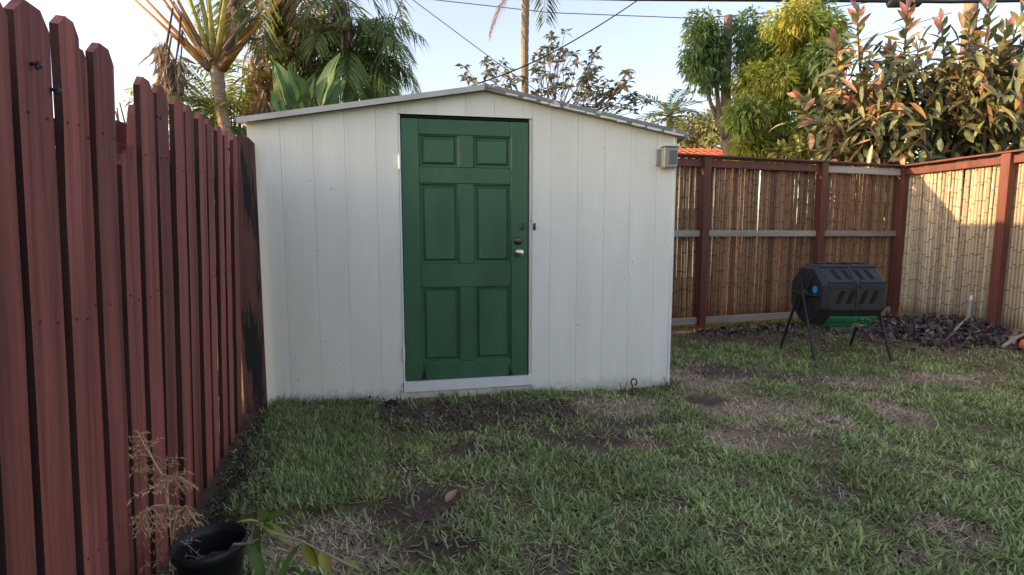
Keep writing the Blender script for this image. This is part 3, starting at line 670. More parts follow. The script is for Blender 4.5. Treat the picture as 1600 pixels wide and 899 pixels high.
# sticks, shard, white strip, orange thing
def stickobj(name, a, b_, r, label, cat, mat='stick'):
    m = (a + b_) / 2 + Vector((.01, .01, .015)); q = MB(); q.tube([a, a.lerp(m, .5) + Vector((0, 0, .004)), m, b_], [r, r * .95, r * .9, r * .7], 7); o = q.build(name, M[mat]); tag(o, label, cat)
a = onz(1492, 516, .13); b_ = at(1520, 492, 6.22); stickobj('dead_stick', a, b_, .012, 'grey stick leaning on the leaf litter by the pale fence', 'stick')
a = onz(1568, 541, .07); b_ = at(1612, 518, 5.5); stickobj('dead_stick', a, b_, .017, 'pale thick stick lying at the right edge of the picture', 'stick')
tr_t, tr_b = at(1518, 462, 6.24), at(1510, 520, 6.16); tr = empty('garden_trowel', tr_b); tag(tr, 'grey handled trowel with white triangular blade leaning on the pale bamboo', 'trowel')
b = MB(); b.tube([tr_t, tr_t.lerp(tr_b, .12)], [.014, .016], 8); b.build('grip_end', M['white'], tr, tr_b)
b = MB(); b.tube([tr_t.lerp(tr_b, .121), tr_t.lerp(tr_b, .3), tr_t.lerp(tr_b, .6)], [.016, .022, .018], 8); b.build('handle', M['greybox'], tr, tr_b)
b = MB(); b.prism([(-.055, .04), (.05, .035), (.035, .11), (.012, .19), (-.012, .19)], -.075, -.065); b.build('blade', M['white'], tr)
q = onz(1592, 543, .03); b = MB(); b.lathe([(0, 0), (.07, 0), (.09, .10), (.097, .10), (.097, .115), (.086, .115), (.066, .012), (0, .012)], 16); 
V_ = []
for x_, y_, z_ in b.v: V_.append((q.x + .10 + x_ * .7, q.y + z_ * .8 - .05, q.z + .02 + y_ * .6))
b.v = V_; o = b.build('orange_flowerpot', M['orange'], None, smooth=True); tag(o, 'orange plastic pot tipped over at the right edge of the yard', 'flowerpot')

# flowerpot bottom left with seedling
pc = at(328, 845, 1.60); ptz = gz1(pc.x, pc.y); ph = max(.14, pc.z - ptz)
pot = empty('nursery_pot', (pc.x, pc.y, ptz)); tag(pot, 'black plastic nursery pot with soil at the foot of the red fence', 'flowerpot')
b = MB(); b.lathe([(0, 0), (.078, 0), (.098, ph - .03), (.108, ph - .028), (.109, ph), (.103, ph + .002), (.097, ph - .03), (.090, ph - .10)], 36); b.build('pot_shell', M['pot'], pot, smooth=True)
b = MB(); n = 9
for i in range(n + 1):
    r = .0925 * i / n
    for k in range(24): b.v.append((r * math.cos(k * math.pi / 12), r * math.sin(k * math.pi / 12), ph - .095 + random.uniform(-.012, .012)))
b.f = [[i * 24 + k, i * 24 + (k + 1) % 24, (i + 1) * 24 + (k + 1) % 24, (i + 1) * 24 + k] for i in range(n) for k in range(24)]
b.build('potting_soil', M['darkbark'], pot)

def biglobe(L, W, fold=.25, droop=.35, n=7, wav=0.0, tipk=.8):
    """large leaf along +x, normal +z; returns V, F"""
    V = []; Fc = []
    for i in range(n + 1):
        s = i / n; w = W * .5 * (math.sin(math.pi * min(1, s * 1.02) ** tipk) ** .8 if 0 < s < 1 else 0) + (.002 if s in (0, 1) else 0)
        x = L * s; z = -droop * L * s * s
        for u in (-1, -.5, 0, .5, 1): V.append((x, u * w, z + abs(u) * w * fold + wav * w * math.sin(s * 14 + u * 3)))
    for i in range(n):
        for k in range(4): Fc.append([i * 5 + k, (i + 1) * 5 + k, (i + 1) * 5 + k + 1, i * 5 + k + 1])
    return V, Fc
def frame(d, up=(0, 0, 1), roll=0.0):
    d = Vector(d).normalized(); s = Vector(up).cross(d)
    if s.length < 1e-3: s = Vector((1, 0, 0))
    s.normalize(); n = d.cross(s); m = Matrix((d, s, n)).transposed().to_4x4()
    return m @ Matrix.Rotation(roll, 4, 'X')
M['seedleaf'] = leafmat('seedling_leaf', .3, .4, (.10, .17, .035), .4, .35)
M['seedyellow'] = leafmat('seedling_leaf_yellow', .3, .4, (.36, .33, .06), .4, .3)
sd_o = (pc.x + .02, pc.y, ptz + ph - .09)
seed = empty('seedling', sd_o); tag(seed, 'leafy seedling with yellowing leaves leaning out of the black pot', 'plant')
s0 = Vector(sd_o); s1 = at(385, 850, 1.56); s2 = at(410, 815, 1.58)
b = MB(); b.tube([s0, s0.lerp(s1, .6) + Vector((0, 0, .03)), s1, s2], [.005, .0045, .004, .003], 6); b.build('stem', M['stick'], seed, org=sd_o)
s3 = at(470, 845, 1.52); s4 = at(555, 888, 1.48)
b = MB(); b.tube([s1, s1.lerp(s3, .5) + Vector((0, 0, .03)), s3, s4], [.004, .0035, .003, .002], 6); b.build('stem', M['stick'], seed, org=sd_o)
def seedleaf(base, tipdir, L, W, mat, roll=0.0):
    V, Fc = biglobe(L, W, .3, .25); m = frame(tipdir, roll=roll)
    b = MB(); b.v = [tuple(m @ Vector(v) + base) for v in V]; b.f = Fc; b.build('leaf', M[mat], seed, org=sd_o, smooth=True)
for (bx, by, tx, ty, L, mt, rl_) in ((408, 818, 375, 808, .085, 'seedyellow', .3), (410, 816, 412, 790, .085, 'seedleaf', -.6), (411, 816, 440, 797, .085, 'seedleaf', .5), (410, 820, 455, 842, .09, 'seedyellow', .2), (405, 822, 397, 870, .09, 'seedleaf', -.8),
                                    (412, 820, 425, 832, .06, 'seedleaf', .9), (478, 846, 492, 888, .115, 'seedyellow', 1.0), (476, 843, 503, 872, .09, 'seedleaf', -.5), (500, 862, 518, 895, .09, 'seedyellow', .6), (545, 880, 540, 912, .08, 'seedyellow', .8), (530, 876, 565, 884, .07, 'seedyellow', 0), (470, 850, 425, 905, .08, 'seedleaf', .6), (385, 850, 418, 905, .09, 'seedleaf', .4)):
    bb = at(bx, by, 1.55); tt = at(tx, ty, 1.55 - random.uniform(.0, .03)); seedleaf(bb, tt - bb, max(L * .8, (tt - bb).length * 1.05), L * .42, mt, rl_)

# dried fern beside the pot
fo = Vector((fx(1.62) + .10, 1.60, 0)); fern = empty('dried_fern', fo); tag(fern, 'dried tan fern stalk standing against the red fence', 'fern')
M['fern'] = paint('dry_fern', (.42, .27, .15), (.62, .44, .27), .8, (20, 20, 20), .3, 60)
def fernfrond(pts, lw=.10, n=11):
    b = MB(); pts = [Vector(p) for p in pts]
    b.tube(pts, [.003, .0026, .002, .0012][:len(pts)], 5)
    segs = [(pts[i + 1] - pts[i]) for i in range(len(pts) - 1)]
    for k in range(n):
        s = .25 + .75 * k / n; q = s * (len(pts) - 1); i = min(int(q), len(pts) - 2); p = pts[i] + segs[i] * (q - i); t = segs[i].normalized()
        for sgn in (-1, 1):
            d = (t * .5 + Vector((sgn * random.uniform(.5, 1), random.uniform(-.6, .4), random.uniform(-.7, .3)))).normalized(); L = lw * (1.1 - s) * random.uniform(.6, 1.2) + .015
            e = p + d * L; m_ = p + d * L * .55 + Vector((0, 0, -.1 * L)); e = e + Vector((0, 0, -.35 * L)); b.tube([p, m_, e], [.0009, .0008, .0005], 3)
            for w in range(5):
                u = .25 + .18 * w; c = p.lerp(e, u); dd = (d.cross(Vector((0, 1, 0))) * (1 if w % 2 else -1) + d * .6).normalized() * L * .22
                nrm = Vector((0, .0025, 0)); o_ = len(b.v); b.v += [tuple(c - d * .0035), tuple(c + d * .0035), tuple(c + dd + nrm)]; b.f.append([o_, o_ + 1, o_ + 2])
    b.build('frond', M['fern'], fern, org=fo)
YF = 1.62
fernfrond([fo, at(268, 850, YF), at(262, 770, YF - .03), at(222, 678, YF - .04)], .13)
fernfrond([at(262, 790, YF), at(252, 740, YF - .05), at(228, 700, YF - .06), at(214, 672, YF - .05)], .10)
fernfrond([at(268, 850, YF), at(275, 800, YF - .04), at(290, 790, YF - .06), at(308, 818, YF - .08)], .10)
fernfrond([at(262, 780, YF), at(262, 745, YF - .05), at(280, 745, YF - .06), at(306, 762, YF - .08)], .07, 11)
fernfrond([at(262, 790, YF), at(240, 790, YF - .05), at(226, 800, YF - .05), at(220, 830, YF - .06)], .09, 11)

# ------------------------------------------------------------------ vectorised leaves and grass
def leafset(P, D, Nn, L, W, droop, C, fold=.25):
    """P,D,Nn (n,3); L,W,droop (n,) -> V,F,C with 5 verts, 4 tris per leaf"""
    n = len(P); D = D / (np.linalg.norm(D, axis=1, keepdims=True) + 1e-9); S = np.cross(Nn, D); S /= (np.linalg.norm(S, axis=1, keepdims=True) + 1e-9); N2 = np.cross(D, S)
    L = L[:, None]; W = W[:, None]; dz = np.zeros((n, 3)); dz[:, 2] = 1
    mid = P + D * L * .48 - dz * (droop[:, None] * L * .25); tip = P + D * L - dz * (droop[:, None] * L)
    V = np.stack([P, mid - S * W * .5 + N2 * W * fold, mid, mid + S * W * .5 + N2 * W * fold, tip], 1).reshape(-1, 3)
    o = (np.arange(n) * 5)[:, None]; F_ = np.array([[0, 2, 1], [0, 3, 2], [1, 2, 4], [2, 3, 4]])
    Fc = (o[:, :, None] + F_[None]).reshape(-1, 3); Cc = np.repeat(C, 5, axis=0)
    return V, Fc, Cc
def leafset8(P, D, Nn, L, W, droop, C, fold=.2):
    n = len(P); D = D / (np.linalg.norm(D, axis=1, keepdims=True) + 1e-9); S = np.cross(Nn, D); S /= (np.linalg.norm(S, axis=1, keepdims=True) + 1e-9); N2 = np.cross(D, S)
    L = L[:, None]; W = W[:, None]; Z = np.array([[0, 0, 1.0]]); dp = droop[:, None] * L
    def c(t): return P + D * L * t - Z * dp * t * t
    rows = [P]
    for t, w in ((.25, .78), (.55, 1.0), (.82, .62)): m = c(t); rows += [m - S * W * .5 * w + N2 * W * fold * w, m, m + S * W * .5 * w + N2 * W * fold * w]
    rows.append(c(1.0)); V = np.stack(rows, 1).reshape(-1, 3)
    F_ = np.array([[0, 2, 1], [0, 3, 2], [1, 2, 5], [1, 5, 4], [2, 3, 6], [2, 6, 5], [4, 5, 8], [4, 8, 7], [5, 6, 9], [5, 9, 8], [7, 8, 10], [8, 9, 10]])
    return V, ((np.arange(n) * 11)[:, None, None] + F_[None]).reshape(-1, 3), np.repeat(C, 11, axis=0)
def put(name, parts, mat, parent=None, org=(0, 0, 0)):
    off = 0; Vs = []; Fs = []; Cs = []
    for V, Fc, Cc in parts: Vs.append(V); Fs.append(Fc + off); Cs.append(Cc); off += len(V)
    return link(name, mk(name, np.concatenate(Vs) - np.array(org), np.concatenate(Fs), np.concatenate(Cs)), parent, mat)
def blades(x, y, z, L, W, az, lean, curl, C):
    n = len(x); ts = np.array([0, .38, .72, 1.0]); ws = np.array([.8, 1.0, .7, 0])
    ca, sa = np.cos(az), np.sin(az); pos = np.stack([x, y, z], 1); prev = pos; P = [pos]
    for k in range(1, 4):
        th = lean + curl * ts[k]; s = (ts[k] - ts[k - 1]) * L
        prev = prev + np.stack([ca * np.sin(th) * s, sa * np.sin(th) * s, np.cos(th) * s], 1); P.append(prev)
    rt = np.stack([-sa, ca, np.zeros(n)], 1)
    V = np.stack([P[0] - rt * (W * .4)[:, None], P[0] + rt * (W * .4)[:, None], P[1] - rt * (W * .5)[:, None], P[1] + rt * (W * .5)[:, None], P[2] - rt * (W * .36)[:, None], P[2] + rt * (W * .36)[:, None], P[3]], 1)
    dark = np.array([.55, .55, 1, 1, 1.05, 1.05, 1.1])
    V = V.reshape(-1, 3); o = (np.arange(n) * 7)[:, None]
    F_ = np.array([[0, 1, 3], [0, 3, 2], [2, 3, 5], [2, 5, 4], [4, 5, 6]])
    return V, (o[:, :, None] + F_[None]).reshape(-1, 3), np.repeat(C, 7, axis=0)
def inyard(x, y):
    ok = x > FA.x + (y - FA.y) * FD.x / FD.y + .035
    rx = x - SH_L.x; ry = y - SH_L.y; u = rx * SHU.x + ry * SHU.y; v = rx * SHN.x + ry * SHN.y
    ok &= ~((u > -.35) & (u < SH_W + .0) & (v > -.012))
    ok &= ~((u <= 0) & (v > -.05))
    ok &= ((x - B1.x) * -BD.y + (y - B1.y) * BD.x) < -.02
    ok &= ((x - B2.x) * RD.y - (y - B2.y) * RD.x) > -9
    nr = np.array([RD.y, -RD.x]); side = (x - B2.x) * nr[0] + (y - B2.y) * nr[1]; ok &= side > -.02 if nr[0] < 0 else side < .02
    return ok
def turf(density, ylo, yhi, xlo, xhi, out):
    n = int(density * (yhi - ylo) * (xhi - xlo)); x = RNG.uniform(xlo, xhi, n); y = RNG.uniform(ylo, yhi, n)
    k = inyard(x, y) & (np.abs(x) < y * 1.06 + .55); x, y = x[k], y[k]
    d = np.hypot(x - pc.x, y - pc.y); k = d > .11; x, y = x[k], y[k]
    so, dr, sd = fields(x, y); n = len(x)
    clump = fbm(x * 6, y * 6, 3, 101)
    keep = RNG.random(n) < np.clip((1 - so * .84) * np.where(sd > .5, np.clip(.35 + clump * 1.3, 0, 1), np.clip((clump - .27) * 3.8, .15, 1)), 0.02, 1) * (1 - .25 * dr)
    x, y, so, dr, sd, clump = x[keep], y[keep], so[keep], dr[keep], sd[keep], clump[keep]; n = len(x)
    isdry = RNG.random(n) < np.clip(dr * .85 + .26 + .3 * so - .10 * sd, 0, 1)
    L = np.where(isdry, RNG.uniform(.025, .075, n), RNG.uniform(.026, .068, n) * (.65 + .7 * clump)) * (1 - .1 * sd)
    W = np.where(isdry, RNG.uniform(.0025, .005, n), RNG.uniform(.0045, .0098, n)) * (1 - .35 * sd)
    lean = np.where(isdry, RNG.uniform(.7, 1.6, n), RNG.uniform(.25, 1.45, n)) * (1 - .4 * sd); curl = RNG.uniform(.0, 1.0, n) * (1 - .3 * sd)
    az = RNG.uniform(0, 6.283, n); z = gz(x, y)
    hue = fbm(x * 2.1, y * 2.1, 2, 7); v = (.5 + 1.25 * RNG.random(n) ** 1.6)[:, None]
    gcol = np.array([.285, .350, .125]) * (1 - hue[:, None] * .0) ; gcol = gcol + (hue[:, None] - .45) * np.array([.07, .035, .0]) + RNG.normal(0, 1, n)[:, None] * np.array([.010, .007, .004])
    gcol = gcol * (1 - .3 * sd[:, None]) + np.array([.19, .27, .10]) * .3 * sd[:, None]
    dcol = np.array([.60, .46, .31]) + RNG.normal(0, 1, n)[:, None] * np.array([.06, .05, .04])
    C = np.clip(np.where(isdry[:, None], dcol, gcol) * v, .01, .7)
    out.append(blades(x, y, z - .004, L, W, az, lean, curl, C))
parts = []
turf(25000, 1.2, 2.7, -2.0, 3.4, parts); turf(20000, 2.7, 4.2, -2.0, 5.0, parts); turf(13000, 4.2, 7.4, 1.0, 6.2, parts)
o = put('grass', parts, M['grass']); tag(o, 'patchy green and straw coloured lawn grass across the yard', 'grass', kind='stuff')
# taller tufts along edges: shed foot, stake, fence foot
parts = []
def tuft(c, n, L, spread, col, w=.006, lean=(.1, .9)):
    x = RNG.normal(c.x, spread, n); y = RNG.normal(c.y, spread, n); k = inyard(x, y); x, y = x[k], y[k]; n = len(x)
    if n: parts.append(blades(x, y, gz(x, y), RNG.uniform(L * .5, L, n), np.full(n, w) * RNG.uniform(.7, 1.2, n), RNG.uniform(0, 6.28, n), RNG.uniform(*lean, n), RNG.uniform(.1, 1, n), np.clip(np.array(col) * RNG.uniform(.7, 1.3, (n, 1)), 0, 1)))
for px in np.linspace(440, 590, 16): tuft(onz(px + random.uniform(-6, 6), 637 + random.uniform(0, 5)), 22, .10, .03, (.15, .22, .11), .004)
for px in np.linspace(860, 1045, 16): tuft(onz(px, 615 - (px - 860) * .03 + 2), random.choice([3, 6, 12]), random.uniform(.05, .1), .025, (.08, .12, .04), .004)
tuft(onz(975, 612), 8, .17, .02, (.06, .12, .04), .010); tuft(onz(1046, 606), 34, .13, .03, (.06, .11, .035), .006)
for k in range(60):
    px = random.uniform(1060, 1400); tuft(onz(px, 520 + random.uniform(-3, 14)), 10, .12, .05, random.choice([(.07, .12, .04), (.25, .2, .12)]), .005)
for k in range(70):
    t_ = random.uniform(1.2, 3.4); tuft(Vector((FA.x + FD.x * t_ + random.uniform(.05, .2), FA.y + FD.y * t_, 0)), 8, .08, .02, random.choice([(.05, .075, .03), (.16, .13, .09), (.06, .085, .035)]), .004, (.3, 1.3))
for k in range(120):      # coarse broad blades
    q = onz(random.uniform(500, 1600), random.uniform(690, 899)); tuft(q, 9, random.uniform(.06, .10), .035, (.24, .33, .12), .0095, (.4, 1.3))
o = put('grass_tufts', parts, M['grass']); tag(o, 'longer grass tufts along the shed foot and fences', 'grass', kind='stuff')
# grass outside beyond the bamboo fence
n = 16000; u = RNG.uniform(-1, 5.5, n); v = RNG.uniform(.16, 2.0, n); x = B1.x + BD.x * (u - .5) - BD.y * v; y = B1.y + BD.y * (u - .5) + BD.x * v
o = put('verge_grass', [blades(x, y, gz(x, y), RNG.uniform(.08, .22, n), RNG.uniform(.004, .008, n), RNG.uniform(0, 6.28, n), RNG.uniform(.1, .8, n), RNG.uniform(.1, 1, n), np.clip(np.array([.16, .17, .04]) * RNG.uniform(.6, 1.4, (n, 1)), 0, 1))], M['grass'])
tag(o, 'sunlit yellowish grass beyond the bamboo fence', 'grass', kind='stuff')
# leaf litter heap
def litter(name, n, fn, size, label, cols):
    P = []; 
    xy = np.array([fn() for _ in range(n)]); x, y = xy[:, 0], xy[:, 1]; k = inyard(x, y); x, y = x[k], y[k]; n = len(x)
    z = gz(x, y) + RNG.uniform(.0, .035, n); D = RNG.normal(0, 1, (n, 3)); D[:, 2] *= .8; N_ = RNG.normal(0, .5, (n, 3)); N_[:, 2] += 1
    L = RNG.uniform(*size, n); C = np.array([cols[i] for i in RNG.integers(0, len(cols), n)]) * RNG.uniform(.6, 1.4, (n, 1))
    o = put(name, [leafset8(np.stack([x, y, z], 1), D, N_, L, L * RNG.uniform(.35, .6, n), RNG.uniform(-.3, .3, n), C, .35)], M['litter']); tag(o, label, 'leaf litter', kind='stuff')
hp = onz(1490, 525)
def heap():
    s = random.random()
    if s < .86: return (random.gauss(hp.x - .05, .60), random.gauss(hp.y + .15, .36))
    q = B1 + BD * random.uniform(-.1, 3.1); d = abs(random.gauss(.1, .12)) + .06; return (q.x + BD.y * d, q.y - BD.x * d)
litter('leaf_litter', 5000, heap, (.045, .115), 'heap of dark dead leaves below the pale bamboo fence', [(.10, .078, .09), (.14, .11, .11), (.07, .06, .066), (.22, .165, .14), (.17, .11, .085)])
def strip():
    s = random.random()
    if s < .4: t_ = random.uniform(1.1, 3.4); return (FA.x + FD.x * t_ + random.uniform(.04, .3), FA.y + FD.y * t_)
    if s < .75: q = onz(random.uniform(560, 900), random.uniform(628, 668)); return (q.x, q.y)
    e = random.choice(SOIL + DRY); return (random.gauss(e[0], e[2] * .6), random.gauss(e[1], e[3] * .6))
litter('soil_debris', 5200, strip, (.008, .03), 'soil crumbs and leaf scraps on the bare patches', [(.06, .045, .036), (.09, .07, .055), (.04, .032, .028), (.2, .16, .11), (.14, .10, .07)])
for (px, py, L_, c_, lb) in ((697, 786, .075, (.42, .28, .18), 'curled tan dead leaf on the bare soil patch'), (1115, 824, .055, (.36, .22, .15), 'small tan dead leaf in the green lawn'), (612, 632, .06, (.02, .02, .022), 'dark clod at the left foot of the door')):
    q = onz(px, py); z_ = gz1(q.x, q.y) + .02; V, Fc = biglobe(L_, L_ * .6, .5, -.1, 6); m = frame((random.uniform(-1, 1), random.uniform(-1, 1), .25))
    b = MB(); 
    if 'clod' in lb:
        b.lathe([(0, -.02), (.035, -.015), (.042, .01), (.03, .03), (.012, .042), (0, .043)], 9); b.v = [(q.x + x_ * random.uniform(.8, 1.2), q.y + y_ * random.uniform(.8, 1.2), z_ - .015 + w_ * random.uniform(.8, 1.1)) for x_, y_, w_ in b.v]
        o = b.build('soil_clod', M['rot']); tag(o, lb, 'clod')
    else:
        b.v = [tuple(m @ Vector(v) + Vector((q.x, q.y, z_))) for v in V]; b.f = Fc; o = b.build('dead_leaf', leafmat('tan_leaf', .1, .8, c_), None, smooth=True); tag(o, lb, 'leaf')

# ------------------------------------------------------------------ plants beyond the fences
def rnd3(s=1.0): return Vector((random.gauss(0, s), random.gauss(0, s), random.gauss(0, s)))
def frond(base, az, elev, length, droop, nl=34, ll=.5, lw=.035, col=(.06, .11, .03), ldroop=.5, stem=.02, t0=.18, var=.25, up=.35, scol=None):
    """pinnate palm frond: list of (V,F,C)"""
    p = Vector(base); pts = [p.copy()]; n = 12; e = elev; tang = []
    for i in range(n):
        d = Vector((math.cos(az) * math.cos(e), math.sin(az) * math.cos(e), math.sin(e))); tang.append(d); p = p + d * (length / n); pts.append(p.copy()); e -= droop / n * (0.5 + 1.0 * i / n)
    tang.append(tang[-1])
    b = MB(); b.tube(pts, [stem * (1 - .85 * i / n) for i in range(n + 1)], 5)
    tri = []
    for f in b.f:
        for k in range(1, len(f) - 1): tri.append((f[0], f[k], f[k + 1]))
    sc = scol or (.13, .14, .05)
    out = [(np.array([tuple(v) for v in b.v]), np.array(tri), np.tile(np.array(sc), (len(b.v), 1)))]
    P = []; D = []; N_ = []; L = []
    for k in range(nl):
        s = t0 + (1 - t0) * (k + .5) / nl; q = s * n; i = min(int(q), n - 1); c = pts[i].lerp(pts[i + 1], q - i); t = tang[i]
        side = t.cross(Vector((0, 0, 1)))
        if side.length < .05: side = Vector((1, 0, 0))
        side.normalize(); nn = side.cross(t)
        for sg in (-1, 1):
            d = side * sg * random.uniform(.75, 1) + t * random.uniform(.45, .8) + nn * random.uniform(up - .25, up + .15); P.append(c); D.append(d); N_.append(nn + side * sg * -.3); L.append(ll * (math.sin(math.pi * (.12 + .80 * (s - t0) / (1 - t0))) ** .6) * random.uniform(.85, 1.1))
    n2 = len(P); C = np.array(col) * RNG.uniform(1 - var, 1 + var, (n2, 1)); L = np.array(L)
    out.append(leafset(np.array(P), np.array(D), np.array(N_), L, np.full(n2, lw) * RNG.uniform(.8, 1.2, n2), np.full(n2, ldroop) * RNG.uniform(.6, 1.4, n2), C, .15))
    return out
def trunk(pts, rad, mat, parent, org, name='trunk', rings=0.0, n=12):
    b = MB(); pts = [Vector(p) for p in pts]
    if rings:
        P = []; Rr = []
        for i in range(len(pts) - 1):
            m = max(2, int((pts[i + 1] - pts[i]).length / rings))
            for k in range(m):
                f = k / m; P.append(pts[i].lerp(pts[i + 1], f)); Rr.append((rad[i] * (1 - f) + rad[i + 1] * f) * (1.07 if k % 2 else .96))
        P.append(pts[-1]); Rr.append(rad[-1]); pts, rad = P, Rr
    b.tube(pts, rad, n); return b.build(name, M[mat], parent, org, smooth=not rings)
def ground_pt(px, Y): q = at(px, 365, Y); return Vector((q.x, Y, 0))
def palm(name, base, top, label, nf, flen, col, r0, r1, elev=(.0, 1.2), droop=(1.2, 2.0), ll=.5, lw=.04, group=None, dead=0, mat='palmbark', nl=34, ldroop=.6, azs=None, midp=None):
    r = empty(name, base); tag(r, label, 'palm tree', group)
    pts = [base + Vector((0, 0, -.2)), midp or base.lerp(top, .5) + Vector((random.uniform(-.05, .05), 0, 0)), top]
    trunk(pts, [r0, (r0 + r1) / 2, r1], mat, r, base, rings=.09)
    for k in range(nf):
        az = azs[k] if azs else 2 * math.pi * (k * .382) + random.uniform(-.2, .2); f = (k + .5) / nf; el = elev[1] * (1 - f) + elev[0] * f
        put('frond', frond(top + Vector((0, 0, .05)), az, el + random.uniform(-.1, .1), flen * random.uniform(.85, 1.1), random.uniform(*droop), nl, ll, lw, col, ldroop), M['leaf'], r, base)
    for k in range(dead):
        az = random.uniform(0, 6.28); put('dead_frond', frond(top - Vector((0, 0, .1)), az, -.7, flen * .55, 1.3, 22, ll * .6, lw * .8, (.30, .21, .14), 1.0, scol=(.28, .2, .13)), M['deadleaf'], r, base)
    return r
# --- traveller's palm behind the picket fence
YT = 8.6
tb = ground_pt(372, YT); c0 = at(337, 92, YT); r = empty('travellers_palm', tb); tag(r, 'fan shaped palm with orange leaf stalks rising behind the picket fence', 'palm tree')
trunk([tb - Vector((0, 0, .2)), at(360, 230, YT), at(345, 170, YT), c0], [.12, .10, .088, .105], 'palmbark', r, tb, rings=.07)
# stalk bases: fan
def paddle(p, d, L, W, col, torn=True):
    V, Fc = biglobe(L, W, .18, .35, 14, .06, .9); m = frame(d, up=(0, -1, 0)); V = np.array([tuple(m @ Vector(v) + p) for v in V]); tri = []
    for k, f in enumerate(Fc):
        if torn and random.random() < .16 and (k % 4 in (0, 3)): continue
        tri += [(f[0], f[1], f[2]), (f[0], f[2], f[3])]
    return (V, np.array(tri), np.tile(np.array(col) * random.uniform(.8, 1.2), (len(V), 1)))
fan = [(-46 + 92 * k / 18 + random.uniform(-1.5, 1.5), 0) for k in range(19)]
for k, (dg, _) in enumerate(fan):
    a = R(dg); d = Vector((math.sin(a), random.uniform(-.08, .08), math.cos(a))); base = c0 + Vector((math.sin(a) * .10, (k % 3) * .05 - .05, -.10 - .10 * abs(math.sin(a))))
    Ls = random.uniform(1.5, 1.9); tip = base + d * Ls
    green = abs(k - 9) < 5; sc = (.50, .48, .15) if green else (.62, .38, .13)
    b = MB(); b.tube([base, base + d * Ls * .25, base + d * Ls * .6, tip], [.062, .042, .026, .017], 7)
    tri = [(f[0], f[i], f[i + 1]) for f in b.f for i in range(1, len(f) - 1)]
    cols = np.array([np.array((.30, .20, .12)) if np.dot(np.array(v) - np.array(base), np.array(d)) < .12 else np.array(sc) for v in b.v])
    put('leaf_stalk', [(np.array([tuple(v) for v in b.v]), np.array(tri), cols)], M['leaf'], r, tb)
    put('leaf_blade', [paddle(tip, d + Vector((0, 0, .0)), random.uniform(1.1, 1.5), .42, (.13, .19, .05))], M['leaf'], r, tb)
# dead drooping stalks with hanging rags, given as pixel paths
for path in ([(330, 95), (300, 50), (272, 3), (262, 60), (255, 100)], [(325, 95), (305, 60), (283, 20), (279, 70), (272, 110)], [(325, 100), (300, 78), (285, 48), (283, 90)], [(322, 105), (290, 72), (268, 56), (262, 90), (256, 130)], [(350, 80), (385, 55), (405, 33), (418, 55)],
             [(350, 85), (390, 62), (430, 55), (440, 90)], [(352, 78), (378, 48), (390, 30), (398, 60)], [(350, 78), (385, 30), (425, 27)], [(352, 90), (385, 60), (410, 58), (412, 100)]):
    P = [at(x_, y_, YT + random.uniform(-.25, .1)) for x_, y_ in path]
    b = MB(); b.tube(P, [.035] + [.018] * (len(P) - 2) + [.010], 6); b.build('dead_stalk', M['darkbark'], r, tb)
def rags(parent, org, px0, px1, py0, py1, Y, n, col=(.27, .215, .17), L=(.2, .45), mat='deadleaf', name='dead_leaf_rags'):
    P = np.array([tuple(at(random.uniform(px0, px1), random.uniform(py0, py1), Y + random.uniform(-.2, .2))) for _ in range(n)])
    D = RNG.normal(0, .35, (n, 3)); D[:, 2] -= 1; N_ = RNG.normal(0, 1, (n, 3)); Ls = RNG.uniform(*L, n)
    return put(name, [leafset(P, D, N_, Ls, RNG.uniform(.02, .06, n), RNG.uniform(-.1, .2, n), np.array(col) * RNG.uniform(.6, 1.35, (n, 1)))], M[mat], parent, org)
for (a, b_, c, d, n) in ((246, 262, 62, 110, 90), (252, 268, 80, 150, 80), (268, 284, 85, 140, 110), (255, 275, 110, 160, 60), (356, 374, -20, 40, 120), (366, 384, 0, 25, 40)): rags(r, tb, a, b_, c, d, YT, n)
# --- slender palm trunk with rag skirt, right of the fan palm
yb = 9.6; base = ground_pt(440, yb); top = at(459, -70, yb)
pa = palm('slender_palm', base, top, 'tall slender ringed palm trunk standing left behind the shed roof', 16, 2.6, (.14, .19, .07), .12, .10, (-.5, 1.2), dead=3, ll=.55, midp=at(446, 110, yb))
for (a, b_, c, d, n, col) in ((398, 424, 95, 185, 160, (.33, .24, .17)), (380, 398, 110, 190, 70, (.30, .22, .16)), (462, 482, 20, 75, 110, (.33, .25, .18)), (526, 546, -20, 40, 100, (.28, .22, .18)), (386, 420, 60, 130, 60, (.34, .25, .16))): rags(pa, base, a, b_, c, d, yb - .2, n, col, (.25, .6))
# sunlit climber on its left
n = 420; P = np.array([tuple(at(random.gauss(438 - (y_ / 90) * 3, 6), y_, yb - .15 + random.uniform(-.15, .1))) for y_ in np.random.default_rng(3).uniform(-10, 95, n)])
vb = ground_pt(436, yb - .15); o = empty('climbing_vine', vb); tag(o, 'yellow green climber on the left of the slender palm trunk', 'vine')
put('foliage', [leafset(P, RNG.normal(0, 1, (n, 3)) - np.array([.6, .3, .4]), RNG.normal(0, .6, (n, 3)) + np.array([-.5, -.5, .6]), RNG.uniform(.08, .18, n), RNG.uniform(.05, .1, n), RNG.uniform(0, .5, n), np.array([.17, .19, .04]) * RNG.uniform(.6, 1.3, (n, 1)))], M['leaf'], o, vb)
b = MB(); b.tube([vb, at(440, 120, yb - .14), at(437, -10, yb - .14)], .012, 5); b.build('stem', M['bark'], o, vb)
